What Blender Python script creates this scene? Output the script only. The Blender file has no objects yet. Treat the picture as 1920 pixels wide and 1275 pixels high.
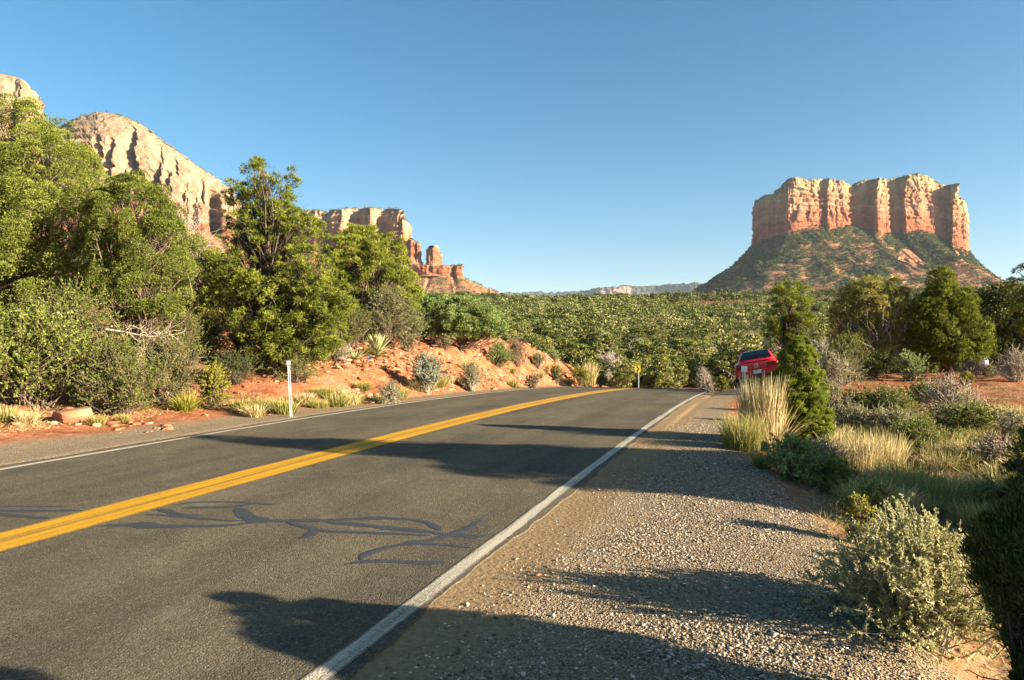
import bpy, bmesh, math, random
import numpy as np
from mathutils import Vector, Matrix

scene = bpy.context.scene
COL = scene.collection
R = math.radians
rng = np.random.default_rng(7)
random.seed(7)

# ------------------------------------------------------------------ camera
F = 1280.0                     # focal length of the 1920 px wide photograph, in pixels
CAM_H = 1.5
cam_data = bpy.data.cameras.new('camera')
cam_data.lens = 24.0
cam_data.sensor_width = 36.0
cam_data.clip_start = 0.05
cam_data.clip_end = 40000
cam = bpy.data.objects.new('camera', cam_data)
cam.location = (0, 0, CAM_H)
cam.rotation_euler = (R(90), 0, 0)
COL.objects.link(cam)
scene.camera = cam

# ------------------------------------------------------------------ sky and sun
SUN_ELEV = R(16.5)
sun_h = Vector((0.937, -0.349)).normalized()
sun_dir = Vector((sun_h.x * math.cos(SUN_ELEV), sun_h.y * math.cos(SUN_ELEV), math.sin(SUN_ELEV)))
world = bpy.data.worlds.new('World')
scene.world = world
world.use_nodes = True
wn = world.node_tree
wn.nodes.clear()
w_out = wn.nodes.new('ShaderNodeOutputWorld')
w_bg = wn.nodes.new('ShaderNodeBackground')
w_sky = wn.nodes.new('ShaderNodeTexSky')
w_sky.sky_type = 'NISHITA'
w_sky.sun_disc = False
w_sky.sun_elevation = SUN_ELEV
w_sky.sun_rotation = math.atan2(sun_h.x, sun_h.y)
w_sky.altitude = 1300
w_sky.air_density = 1.0
w_sky.dust_density = 3.0
w_sky.ozone_density = 2.0
w_bg.inputs['Strength'].default_value = 0.050
w_hsv = wn.nodes.new('ShaderNodeHueSaturation')
w_hsv.inputs['Saturation'].default_value = 1.32
w_hsv.inputs['Hue'].default_value = 0.488
w_hsv.inputs['Value'].default_value = 0.96
wn.links.new(w_sky.outputs[0], w_hsv.inputs['Color'])
wn.links.new(w_hsv.outputs[0], w_bg.inputs[0])
wn.links.new(w_bg.outputs[0], w_out.inputs[0])

sun_data = bpy.data.lights.new('sun', 'SUN')
sun_data.energy = 5.0
sun_data.angle = R(0.5)
sun_data.color = (1.0, 0.87, 0.67)
sun = bpy.data.objects.new('sun', sun_data)
sun.rotation_euler = sun_dir.to_track_quat('Z', 'Y').to_euler()
sun.location = (20, -8, 12)
COL.objects.link(sun)

scene.view_settings.view_transform = 'Standard'
scene.view_settings.look = 'None'
scene.view_settings.exposure = 2.08
scene.view_settings.gamma = 1.0
scene.cycles.max_bounces = 5
scene.cycles.diffuse_bounces = 1
scene.cycles.glossy_bounces = 2
scene.cycles.transmission_bounces = 3
scene.cycles.volume_bounces = 0

# ------------------------------------------------------------------ helpers: names, meshes, noise
def tag(o, label=None, cat=None, group=None, kind=None):
    if label: o['label'] = label
    if cat: o['category'] = cat
    if group: o['group'] = group
    if kind: o['kind'] = kind
    return o

def empty(name, loc, rz=0.0):
    o = bpy.data.objects.new(name, None)
    o.empty_display_size = 0.2
    o.location = loc
    o.rotation_euler = (0, 0, rz)
    COL.objects.link(o)
    return o

def np_mesh(name, verts, faces, mat=None, smooth=False, attrs=None, uv=None):
    """verts (N,3); faces: one (M,k) index array or a list of them."""
    me = bpy.data.meshes.new(name)
    if not isinstance(faces, list): faces = [faces]
    faces = [np.asarray(f, dtype=np.int32) for f in faces if len(f)]
    verts = np.asarray(verts, dtype=np.float32)
    me.vertices.add(len(verts))
    me.vertices.foreach_set('co', verts.ravel())
    loops = np.concatenate([f.ravel() for f in faces])
    counts = np.concatenate([np.full(len(f), f.shape[1], dtype=np.int32) for f in faces])
    starts = np.concatenate([[0], np.cumsum(counts)[:-1]]).astype(np.int32)
    me.loops.add(len(loops))
    me.loops.foreach_set('vertex_index', loops)
    me.polygons.add(len(counts))
    me.polygons.foreach_set('loop_start', starts)
    me.polygons.foreach_set('loop_total', counts)
    if smooth:
        me.polygons.foreach_set('use_smooth', np.ones(len(counts), dtype=bool))
    for k, a in (attrs or {}).items():
        at = me.attributes.new(k, 'FLOAT', 'POINT')
        at.data.foreach_set('value', np.asarray(a, dtype=np.float32))
    if uv is not None:
        l = me.uv_layers.new(name='uv')
        l.data.foreach_set('uv', np.asarray(uv, dtype=np.float32)[loops].ravel())
    me.update()
    me.validate()
    if mat: me.materials.append(mat)
    return me

def link(name, me, parent=None, loc=(0, 0, 0), rz=0.0):
    o = bpy.data.objects.new(name, me)
    o.location = loc
    o.rotation_euler = (0, 0, rz)
    COL.objects.link(o)
    if parent: o.parent = parent
    return o

def grid_faces(nr, nc, wrap=False):
    i = np.arange(nr - 1)[:, None]
    j = np.arange(nc if wrap else nc - 1)[None, :]
    a = i * nc + j
    b = i * nc + (j + 1) % nc
    return np.stack([a, b, b + nc, a + nc], -1).reshape(-1, 4)

def _hash(ix, iy, iz):
    h = (ix.astype(np.int64) * 374761393 + iy.astype(np.int64) * 668265263 + iz.astype(np.int64) * 1274126177) & 0xFFFFFFFF
    h = ((h ^ (h >> 13)) * 1274126177) & 0xFFFFFFFF
    h = ((h ^ (h >> 15)) * 2246822519) & 0xFFFFFFFF
    return ((h ^ (h >> 16)) & 0xFFFFFF) / float(0xFFFFFF)

def vnoise(x, y, z=0.0):
    x, y, z = np.broadcast_arrays(np.asarray(x, float), np.asarray(y, float), np.asarray(z, float))
    ix, iy, iz = np.floor(x), np.floor(y), np.floor(z)
    fx, fy, fz = x - ix, y - iy, z - iz
    fx, fy, fz = [f * f * f * (f * (f * 6 - 15) + 10) for f in (fx, fy, fz)]
    def c(a, b, d): return _hash(ix + a, iy + b, iz + d)
    x00 = c(0,0,0) * (1-fx) + c(1,0,0) * fx
    x10 = c(0,1,0) * (1-fx) + c(1,1,0) * fx
    x01 = c(0,0,1) * (1-fx) + c(1,0,1) * fx
    x11 = c(0,1,1) * (1-fx) + c(1,1,1) * fx
    return ((x00*(1-fy) + x10*fy) * (1-fz) + (x01*(1-fy) + x11*fy) * fz) * 2 - 1

def fbm(x, y, z=0.0, octv=4, lac=2.03, gain=0.5, ridged=False):
    s, a, n = 0.0, 1.0, 0.0
    for k in range(octv):
        v = vnoise(np.asarray(x) * lac**k + 17.3*k, np.asarray(y) * lac**k - 9.1*k, np.asarray(z) * lac**k + 3.7*k)
        if ridged: v = 1 - 2*np.abs(v)
        s = s + a * v; n += a; a *= gain
    return s / n

def sstep(a, b, x):
    t = np.clip((np.asarray(x, float) - a) / (b - a), 0, 1)
    return t * t * (3 - 2 * t)

def tab(pairs):
    xs = [p[0] for p in pairs]; ys = [p[1] for p in pairs]
    return lambda x: np.interp(x, xs, ys)

# ------------------------------------------------------------------ materials
class NT:
    def __init__(self, name):
        self.m = bpy.data.materials.new(name)
        self.m.use_nodes = True
        self.t = self.m.node_tree
        self.t.nodes.clear()
        self.out = self.t.nodes.new('ShaderNodeOutputMaterial')
    def n(self, kind, **kw):
        nd = self.t.nodes.new('ShaderNode' + kind)
        for k, v in kw.items():
            if k == 'inp':
                for a, b in v.items():
                    if isinstance(b, bpy.types.NodeSocket): self.t.links.new(b, nd.inputs[a])
                    else: nd.inputs[a].default_value = b
            else: setattr(nd, k, v)
        return nd
    def noise(self, vec, scale, detail=4, rough=0.55):
        return self.n('TexNoise', inp={'Vector': vec, 'Scale': scale, 'Detail': detail, 'Roughness': rough}).outputs[0]
    def ramp(self, fac, stops, interp='LINEAR'):
        nd = self.n('ValToRGB', inp={'Fac': fac})
        cr = nd.color_ramp
        cr.interpolation = interp
        while len(cr.elements) < len(stops): cr.elements.new(0.5)
        for e, (p, c) in zip(cr.elements, stops):
            e.position = p
            e.color = (c[0], c[1], c[2], 1) if hasattr(c, '__len__') else (c, c, c, 1)
        return nd.outputs[0]
    def mix(self, fac, a, b, blend='MIX'):
        nd = self.n('Mix', data_type='RGBA', blend_type=blend)
        for s, v in ((nd.inputs[0], fac), (nd.inputs[6], a), (nd.inputs[7], b)):
            if isinstance(v, bpy.types.NodeSocket): self.t.links.new(v, s)
            elif hasattr(v, '__len__'): s.default_value = (v[0], v[1], v[2], 1)
            else: s.default_value = v
        return nd.outputs[2]
    def math(self, op, a, b=0.0, c=None):
        nd = self.n('Math', operation=op)
        for s, v in zip(nd.inputs, (a, b, c)):
            if v is None: continue
            if isinstance(v, bpy.types.NodeSocket): self.t.links.new(v, s)
            else: s.default_value = v
        return nd.outputs[0]
    def attr(self, name): return self.n('Attribute', attribute_name=name).outputs['Fac']
    def pos(self): return self.n('NewGeometry').outputs['Position']
    def bump(self, h, strength, dist):
        return self.n('Bump', inp={'Height': h, 'Strength': strength, 'Distance': dist}).outputs[0]
    def finish(self, color, rough=0.9, normal=None, spec=0.3, metal=0.0, coat=0.0):
        p = self.n('BsdfPrincipled', inp={'Roughness': rough, 'Metallic': metal, 'Specular IOR Level': spec, 'Coat Weight': coat})
        if isinstance(color, bpy.types.NodeSocket): self.t.links.new(color, p.inputs['Base Color'])
        else: p.inputs['Base Color'].default_value = (*color[:3], 1)
        if normal is not None: self.t.links.new(normal, p.inputs['Normal'])
        self.t.links.new(p.outputs[0], self.out.inputs[0])
        return self.m

def plain(name, color, rough=0.6, spec=0.4, metal=0.0, coat=0.0, var=0.12, scale=6.0):
    t = NT(name)
    co = t.n('TexCoord').outputs['Object']
    n = t.noise(co, scale, 4)
    c = t.mix(n, [x*(1-var) for x in color], [min(1, x*(1+var)) for x in color])
    return t.finish(c, rough, None, spec, metal, coat)

def leaf_mat(name, stops, trans=0.3, rough=0.75, obj_var=0.25):
    """stops: ramp over the per-leaf attribute 'tint'."""
    t = NT(name)
    f = t.attr('tint')
    oi = t.n('ObjectInfo').outputs['Random']
    f2 = t.math('ADD', f, t.math('MULTIPLY', t.math('SUBTRACT', oi, 0.5), obj_var))
    c = t.ramp(f2, stops)
    d = t.n('BsdfPrincipled', inp={'Base Color': c, 'Roughness': rough, 'Specular IOR Level': 0.25})
    tr = t.n('BsdfTranslucent', inp={'Color': c})
    mx = t.n('MixShader', inp={0: trans, 1: d.outputs[0], 2: tr.outputs[0]})
    t.t.links.new(mx.outputs[0], t.out.inputs[0])
    return t.m

def bark_mat(name, a, b, scale=14):
    t = NT(name)
    co = t.n('TexCoord').outputs['Object']
    mp = t.n('Mapping', inp={'Vector': co, 'Scale': (1, 1, 0.22)}).outputs[0]
    n = t.noise(mp, scale, 6, 0.65)
    return t.finish(t.ramp(n, [(0.3, a), (0.7, b)]), 0.95, t.bump(n, 0.8, 0.03), 0.15)

M = {}
M['juniper'] = leaf_mat('juniper_green', [(0.0, (0.048, 0.064, 0.009)), (0.45, (0.148, 0.176, 0.021)), (1.0, (0.282, 0.298, 0.056))], 0.22)
M['juniper_pale'] = leaf_mat('juniper_pale_green', [(0.0, (0.122, 0.112, 0.023)), (0.5, (0.337, 0.306, 0.066)), (1.0, (0.530, 0.469, 0.131))], 0.35)
M['young'] = leaf_mat('young_juniper_green', [(0.0, (0.049, 0.073, 0.008)), (0.5, (0.185, 0.240, 0.019)), (1.0, (0.389, 0.415, 0.053))], 0.35)
M['pinyon'] = leaf_mat('pinyon_green', [(0.0, (0.053, 0.069, 0.009)), (0.5, (0.192, 0.223, 0.020)), (1.0, (0.391, 0.403, 0.054))], 0.25)
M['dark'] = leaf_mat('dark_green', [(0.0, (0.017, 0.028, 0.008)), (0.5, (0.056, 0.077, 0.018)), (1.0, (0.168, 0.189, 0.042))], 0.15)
M['leafy'] = leaf_mat('leafy_green', [(0.0, (0.039, 0.055, 0.008)), (0.5, (0.145, 0.179, 0.024)), (1.0, (0.351, 0.364, 0.081))], 0.3, 0.45)
M['oak'] = leaf_mat('grey_green_leaf', [(0.0, (0.098, 0.135, 0.040)), (0.5, (0.244, 0.321, 0.089)), (1.0, (0.430, 0.497, 0.178))], 0.3)
M['sage'] = leaf_mat('sage_green', [(0.0, (0.111, 0.112, 0.047)), (0.5, (0.264, 0.245, 0.111)), (1.0, (0.425, 0.387, 0.204))])
M['blue'] = leaf_mat('blue_green_leaf', [(0.0, (0.11, 0.15, 0.10)), (0.5, (0.25, 0.31, 0.20)), (1.0, (0.43, 0.47, 0.32))])
M['silver'] = leaf_mat('silver_green_leaf', [(0.0, (0.164, 0.171, 0.049)), (0.5, (0.449, 0.424, 0.167)), (1.0, (0.694, 0.642, 0.332))], 0.25)
M['yellow'] = leaf_mat('yellow_green_leaf', [(0.0, (0.111, 0.112, 0.014)), (0.5, (0.255, 0.248, 0.028)), (1.0, (0.425, 0.360, 0.056))])
M['straw'] = leaf_mat('straw_grass', [(0.0, (0.135, 0.126, 0.036)), (0.4, (0.387, 0.297, 0.108)), (1.0, (0.666, 0.522, 0.270))], 0.25)
M['grass'] = leaf_mat('green_grass', [(0.0, (0.10, 0.11, 0.02)), (0.5, (0.27, 0.25, 0.06)), (1.0, (0.50, 0.41, 0.14))], 0.25)
M['twig'] = leaf_mat('dry_twig', [(0.0, (0.102, 0.066, 0.036)), (0.5, (0.238, 0.164, 0.088)), (1.0, (0.408, 0.303, 0.176))], 0.0)
M['yucca'] = leaf_mat('yucca_blade', [(0.0, (0.20, 0.17, 0.07)), (0.5, (0.42, 0.42, 0.17)), (1.0, (0.64, 0.60, 0.29))], 0.15)
M['valley'] = leaf_mat('valley_tree_green', [(0.0, (0.016, 0.026, 0.006)), (0.30, (0.068, 0.091, 0.015)), (0.65, (0.168, 0.187, 0.035)), (1.0, (0.266, 0.239, 0.095))], 0.10, 0.8, 0.4)
M['valley_near'] = leaf_mat('valley_near_green', [(0.0, (0.028, 0.040, 0.008)), (0.30, (0.107, 0.126, 0.021)), (0.65, (0.240, 0.249, 0.044)), (1.0, (0.374, 0.324, 0.119))], 0.12, 0.8, 0.55)
M['butte_scrub'] = leaf_mat('butte_scrub_green', [(0.0, (0.023, 0.041, 0.018)), (0.4, (0.081, 0.114, 0.035)), (0.75, (0.169, 0.193, 0.059)), (1.0, (0.290, 0.277, 0.106))], 0.1, 0.8, 0.0)
M['bark'] = bark_mat('grey_bark', (0.07, 0.05, 0.032), (0.30, 0.22, 0.15))
M['bark_dark'] = bark_mat('dark_bark', (0.05, 0.035, 0.025), (0.18, 0.13, 0.09))
M['wood'] = bark_mat('weathered_wood', (0.26, 0.20, 0.14), (0.58, 0.49, 0.38))
# ------------------------------------------------------------------ the lie of the land
DX, DY = 0.3387, 0.9409        # direction of the road

def uv_of(x, y):
    u = DX * x + DY * y
    v = DY * x - DX * y
    return u, v - 0.008 * np.clip(u - 45, 0, 40) ** 2      # beyond the crest the road bends right

def xy_of(u, v):
    v = v + 0.008 * np.clip(u - 45, 0, 40) ** 2
    return DX * u + DY * v, DY * u - DX * v

def zroad(u):
    u = np.asarray(u, float)
    s = np.clip(u - 7.4, 0, 32.0)
    return -0.00124 * s ** 2 - 0.0794 * np.clip(u - 39.4, 0, 60)

LU = [-20, 5, 12, 16, 19, 23, 32, 39, 46, 55, 70]
LV = [-40, -25, -18, -15, -12.5, -11, -10.2, -9.2]
LZ = np.array([
 [2.2, 1.5, 0.9, 0.5, 0.15, 0.08, 0.05, 0.0],
 [2.4, 1.6, 1.0, 0.6, 0.15, 0.08, 0.05, 0.0],
 [2.6, 1.9, 1.3, 1.0, 0.30, 0.12, 0.05, -0.02],
 [2.8, 2.0, 1.5, 1.25, 0.9, 0.6, 0.2, -0.08],
 [3.0, 2.2, 1.7, 1.5, 1.2, 0.9, 0.35, -0.16],
 [3.0, 2.3, 1.9, 1.7, 1.5, 1.2, 0.5, -0.28],
 [2.4, 1.9, 1.7, 1.65, 1.55, 1.3, 0.4, -0.74],
 [1.0, 0.6, 0.5, 0.5, 0.5, 0.4, -0.4, -1.22],
 [-1.5, -2.0, -2.0, -1.8, -1.6, -1.5, -1.55, -1.78],
 [-3, -3.3, -3.4, -3.3, -3.2, -3.0, -2.8, -2.5],
 [-4, -4, -4, -4, -4, -4, -3.9, -3.75]])
RU = [-20, 0, 5, 8, 12, 20, 31, 45, 60, 80]
RV = [-1.5, -0.6, 0.0, 0.4, 0.7, 1.2, 2.2, 4, 8, 15, 40]
RZ = np.array([
 [0, 0, 0, 0, -0.02, -0.24, -0.40, -0.42, -0.35, -0.3, -0.3],
 [0, 0, 0, 0, -0.02, -0.24, -0.40, -0.42, -0.35, -0.3, -0.3],
 [0, 0, 0, 0, -0.03, -0.24, -0.40, -0.42, -0.35, -0.3, -0.3],
 [0, 0, -0.01, -0.10, -0.18, -0.30, -0.38, -0.38, -0.32, -0.3, -0.3],
 [-0.03, -0.05, -0.14, -0.20, -0.25, -0.30, -0.32, -0.30, -0.25, -0.2, -0.2],
 [-0.2, -0.20, -0.23, -0.25, -0.25, -0.25, -0.2, -0.15, -0.10, -0.1, -0.1],
 [-0.67, -0.52, -0.41, -0.34, -0.29, -0.21, -0.1, 0.0, 0.05, 0.05, 0.0],
 [-1.7, -1.65, -1.6, -1.5, -1.45, -1.4, -1.2, -0.8, -0.4, -0.3, -0.3],
 [-2.9, -2.9, -2.9, -2.9, -2.9, -2.8, -2.7, -2.5, -2.2, -2.0, -2.0],
 [-4, -4, -4, -4, -4, -4, -4, -4, -4, -4, -4]])

def table2(us, vs, zs, u, v):
    us = np.asarray(us, float); vs = np.asarray(vs, float)
    u = np.clip(u, us[0], us[-1] - 1e-6); v = np.clip(v, vs[0], vs[-1] - 1e-6)
    i = np.clip(np.searchsorted(us, u, 'right') - 1, 0, len(us) - 2)
    j = np.clip(np.searchsorted(vs, v, 'right') - 1, 0, len(vs) - 2)
    a = (u - us[i]) / (us[i+1] - us[i]); b = (v - vs[j]) / (vs[j+1] - vs[j])
    return (zs[i, j]*(1-a)*(1-b) + zs[i+1, j]*a*(1-b) + zs[i, j+1]*(1-a)*b + zs[i+1, j+1]*a*b)

zvalley = tab([(-9000, 0), (-60, 0), (40, -1.0), (60, -3.2), (90, -4.4), (120, -3.6), (200, 3.2), (300, 11.5), (400, 20), (550, 32),
               (700, 44), (900, 50), (1200, 54), (2000, 58), (12000, 60)])

def height(x, y, fine=True):
    x = np.asarray(x, float); y = np.asarray(y, float)
    u, v = uv_of(x, y)
    zr = zroad(u)
    zl = table2(LU, LV, LZ, u, v)
    zR = table2(RU, RV, RZ, u, v)
    on = (v > -9.2) & (v < -1.5)
    zn = np.where(v <= -9.2, zl, np.where(v >= -1.5, zR, zr))
    r = np.hypot(x, y)
    zf = zvalley(y) + 1.6 * fbm(x / 40, y / 40, 1.0, 4) * sstep(60, 160, r)
    zf = zf + 26 * sstep(-60, -420, x - 0.06 * y) * sstep(120, 500, y)
    zf = zf + 14 * fbm(x / 260, y / 260, 5.0, 3) * sstep(300, 700, r)
    w = np.where(y > 0, sstep(48, 85, r), sstep(60, 200, r))
    z = zn * (1 - w) + zf * w
    if fine:
        off = np.where(v < -9.2, sstep(-9.6, -11.0, v), np.where(v > 0.3, sstep(0.3, 1.6, v), 0.0))
        z = z + off * (1 - w) * (0.07 * fbm(x * 0.9, y * 0.9, 2.0, 4) + 0.02 * fbm(x * 5, y * 5, 8.0, 3))
        # broken ledges of red rock on the cut bank
        bank = sstep(13, 18, u) * sstep(46, 38, u) * sstep(-9.5, -10.3, v) * sstep(-15.5, -12.8, v)
        q = z + 0.10 * fbm(x * 0.7, y * 0.7, 4.0, 3)
        step = (q * 6.0 - np.floor(q * 6.0))
        ledge = (sstep(0.55, 1.0, step) - step) / 6.0
        z = z + bank * (1.25 * ledge * sstep(-0.25, 0.2, fbm(x * 0.8, y * 0.8, 9.0, 3)) + 0.17 * fbm(x * 1.7, y * 1.7, 6.0, 5, gain=0.62) + 0.05 * fbm(x * 6, y * 6, 16.0, 3, ridged=True))
        # one low red ledge among the trees
        led = sstep(10, 12.5, u) * sstep(20, 17, u) * sstep(-16.4, -15.6, v + 0.25 * fbm(x, y, 3.0, 2)) * sstep(-13.8, -15.3, v)
        z = z - 0.22 * led * (1 - w)
    under = sstep(-8.62, -8.40, v) * sstep(-1.80, -2.0, v) * sstep(105, 85, u)
    return z - 0.05 * under - 0.010 * sstep(-1.2, -1.6, v) * (v > -5)

def P(px, py, z=0.0):
    """ground point under a pixel of the photograph, on level ground of height z"""
    Y = (CAM_H - z) * F / (py - 637.5)
    return (px - 960) / F * Y, Y

def at(px, Y, dz=0.0):
    x = (px - 960) / F * Y
    return x, Y, float(height(x, Y)) + dz

def top_z(py, Y): return CAM_H + (637.5 - py) / F * Y

# ground material
t = NT('red_desert_ground')
pos = t.pos()
n1 = t.noise(pos, 0.35, 5); n2 = t.noise(pos, 3.0, 6, 0.6); n3 = t.noise(pos, 28.0, 4, 0.6)
soil = t.ramp(t.math('MULTIPLY_ADD', n2, 0.6, t.math('MULTIPLY', n1, 0.4)),
              [(0.30, (0.17, 0.055, 0.022)), (0.5, (0.32, 0.112, 0.046)), (0.70, (0.43, 0.190, 0.095))])
vor = t.n('TexVoronoi', inp={'Vector': pos, 'Scale': 16.0})
stone = t.ramp(vor.outputs['Color'], [(0.0, (0.20, 0.07, 0.033)), (0.55, (0.37, 0.155, 0.078)), (1.0, (0.54, 0.33, 0.21))])
soil = t.mix(t.math('MULTIPLY', t.ramp(n2, [(0.42, 0.0), (0.62, 1.0)]), 0.75), soil, stone)
litter = t.ramp(n3, [(0.3, (0.10, 0.062, 0.034)), (0.7, (0.34, 0.24, 0.13))])
soil = t.mix(t.math('MULTIPLY', t.attr('litter'), t.ramp(n2, [(0.35, 0.55), (0.6, 1.0)])), soil, litter)
vg = t.n('TexVoronoi', inp={'Vector': pos, 'Scale': 80.0})
vg2 = t.n('TexVoronoi', inp={'Vector': pos, 'Scale': 150.0})
grav = t.ramp(vg.outputs['Color'], [(0.0, (0.082, 0.059, 0.036)), (0.45, (0.219, 0.160, 0.094)), (0.8, (0.365, 0.276, 0.175)), (1.0, (0.601, 0.484, 0.340))])
grav2 = t.ramp(vg2.outputs['Color'], [(0.0, (0.137, 0.099, 0.062)), (0.6, (0.266, 0.195, 0.119)), (1.0, (0.437, 0.336, 0.227))])
dirt = t.ramp(n3, [(0.3, (0.201, 0.135, 0.068)), (0.7, (0.311, 0.211, 0.113))])
gm = t.attr('dirt')
gmask = t.ramp(t.math('ADD', t.math('ADD', t.math('MULTIPLY', n2, 0.55), t.math('MULTIPLY', t.noise(pos, 9.0, 4, 0.6), 0.35)), gm), [(0.50, 0.0), (0.74, 1.0)])
grav = t.mix(t.ramp(n3, [(0.45, 0.0), (0.6, 1.0)]), grav, grav2)
grav = t.mix(gmask, grav, dirt)
col = t.mix(t.attr('grav'), soil, grav)
hg = t.math('SUBTRACT', 1.0, t.math('MULTIPLY', vg.outputs['Distance'], 1.0))
hh = t.math('ADD', t.math('MULTIPLY', hg, t.math('MULTIPLY', t.attr('grav'), t.math('SUBTRACT', 1.1, gmask))), t.math('MULTIPLY', n3, 1.0))
hh = t.math('ADD', hh, t.math('MULTIPLY', t.math('SUBTRACT', 1.0, vor.outputs['Distance']), t.math('SUBTRACT', 0.8, t.math('MULTIPLY', t.attr('grav'), 0.8))))
M['ground'] = t.finish(col, 0.95, t.bump(hh, 0.9, 0.014), 0.04)

ang = np.radians(np.unique(np.concatenate([np.arange(-180, -58, 4.0), np.arange(-58, -44, 0.6), np.arange(-44, 44, 0.16),
                                           np.arange(44, 58, 0.6), np.arange(58, 180, 4.0)])))
rad = [0.25]
while rad[-1] < 9000:
    rad.append(rad[-1] * (1.010 if 2 < rad[-1] < 60 else 1.03))
rad = np.array(rad)
rr, aa = np.meshgrid(rad, ang, indexing='ij')
gx, gy = rr * np.sin(aa), rr * np.cos(aa)
gz = height(gx, gy)
gu, gv = uv_of(gx, gy)
gedge = np.interp(gu, [0, 5, 7, 12, 20, 28, 45], [0.95, 0.80, 0.2, -0.40, -0.75, 0.6, 1.5]) + 0.18 * fbm(gx * 1.5, gy * 1.5, 3, 3)
g_r = sstep(0.12, -0.12, gv - gedge) * (gv > -5)
g_l = sstep(-10.1, -9.6, gv + 0.3 * fbm(gx * 0.9, gy * 0.9, 7, 3)) * (gv < -5) * sstep(16, 10, gu)
g_l2 = sstep(-9.3, -8.9, gv) * (gv < -5)
a_grav = np.clip(g_r + np.maximum(g_l, g_l2), 0, 1) * sstep(110, 80, np.abs(gu))
a_dirt = 0.42 * sstep(-0.95, -1.45, gv) + 0.22 * sstep(0.9, 0.2, np.hypot((gu - 5.2) / 1.6, (gv + 0.8) / 0.5)) + 0.25 * sstep(-0.2, 0.0, gv - gedge) - 0.06
a_dirt = np.where(gv < -5, 0.0, a_dirt)
r_ = np.hypot(gx, gy)
a_lit = sstep(-0.1, 0.35, fbm(gx * 0.22, gy * 0.22, 11, 3)) * np.where(gv < -4, sstep(-11.3, -13, gv) * sstep(18, 12, gu), 0.9 * sstep(30, 15, r_))
a_lit = np.maximum(a_lit, 0.9 * sstep(2.6, 1.4, gv) * sstep(0.2, 0.6, gv) * sstep(12, 8, gu) * (gu > -3))
a_lit = np.maximum(a_lit, 0.55 * sstep(60, 120, r_) * sstep(-0.2, 0.2, fbm(gx / 18, gy / 18, 12, 3)))
nr, nc = gx.shape
me = np_mesh('ground', np.stack([gx, gy, gz], -1).reshape(-1, 3), grid_faces(nr, nc, True)[:, ::-1], M['ground'], True,
             {'grav': a_grav.ravel(), 'dirt': a_dirt.ravel(), 'litter': a_lit.ravel()})
tag(link('ground', me), 'red desert soil with gravel shoulders and a cut bank', 'ground', kind='structure')

# ------------------------------------------------------------------ road
def ribbon(us, vl, vr, dz, n_across):
    us = np.asarray(us, float)
    s = np.linspace(0, 1, n_across)
    vl = np.broadcast_to(vl, us.shape); vr = np.broadcast_to(vr, us.shape)
    U = np.repeat(us[:, None], n_across, 1)
    V = vl[:, None] * (1 - s) + vr[:, None] * s
    x, y = xy_of(U, V)
    z = zroad(U) + dz
    return np.stack([x, y, z], -1).reshape(-1, 3), grid_faces(len(us), n_across), np.stack([U, V], -1).reshape(-1, 2)

t = NT('asphalt')
pos = t.pos()
uvn = t.n('UVMap', uv_map='uv').outputs[0]
big = t.noise(pos, 0.55, 4); mid = t.noise(pos, 7, 5, 0.6)
stretch = t.noise(t.n('Mapping', inp={'Vector': uvn, 'Scale': (0.16, 1.5, 1)}).outputs[0], 1.0, 4, 0.6)
va = t.n('TexVoronoi', inp={'Vector': pos, 'Scale': 95.0})
vb = t.n('TexVoronoi', inp={'Vector': pos, 'Scale': 190.0})
agg = t.ramp(va.outputs['Color'], [(0.0, (0.052, 0.044, 0.032)), (0.5, (0.123, 0.104, 0.072)), (0.84, (0.216, 0.184, 0.126)), (1.0, (0.432, 0.375, 0.270))])
fine = t.ramp(vb.outputs['Color'], [(0.0, (0.050, 0.044, 0.033)), (0.7, (0.123, 0.105, 0.075)), (1.0, (0.268, 0.231, 0.160))])
c = t.mix(0.45, agg, fine)
c = t.mix(t.ramp(t.math('MULTIPLY_ADD', stretch, 0.6, t.math('MULTIPLY', big, 0.4)), [(0.35, 0.0), (0.65, 1.0)]), t.mix(1.0, c, (0.62, 0.62, 0.64), 'MULTIPLY'), t.mix(1.0, c, (1.16, 1.10, 1.0), 'MULTIPLY'))
blot = t.ramp(t.noise(pos, 1.7, 5, 0.7), [(0.58, 0.0), (0.72, 0.55)])
c = t.mix(blot, c, t.mix(1.0, c, (0.60, 0.60, 0.62), 'MULTIPLY'))
dust = t.ramp(t.noise(pos, 2.3, 5, 0.7), [(0.55, 0.0), (0.75, 0.35)])
c = t.mix(dust, c, (0.24, 0.195, 0.135))
crk = t.n('TexVoronoi', feature='DISTANCE_TO_EDGE', inp={'Vector': t.n('VectorMath', operation='ADD', inp={0: pos, 1: t.n('TexNoise', inp={'Vector': pos, 'Scale': 2.5, 'Detail': 4.0}).outputs['Color']}).outputs[0], 'Scale': 0.42})
cmask = t.math('MULTIPLY', t.ramp(crk.outputs['Distance'], [(0.0, 1.0), (0.006, 0.0)]), t.ramp(t.noise(pos, 0.8, 3), [(0.55, 0.0), (0.68, 1.0)]))
c = t.mix(t.math('MULTIPLY', cmask, 0.8), c, (0.018, 0.016, 0.014))
h = t.math('ADD', t.math('SUBTRACT', 1.0, va.outputs['Distance']), t.math('MULTIPLY', vb.outputs['Distance'], -0.5))
h = t.math('ADD', t.math('MULTIPLY', mid, 0.5), h)
M['asphalt'] = t.finish(c, 0.92, t.bump(h, 0.75, 0.006), 0.08)

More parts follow.
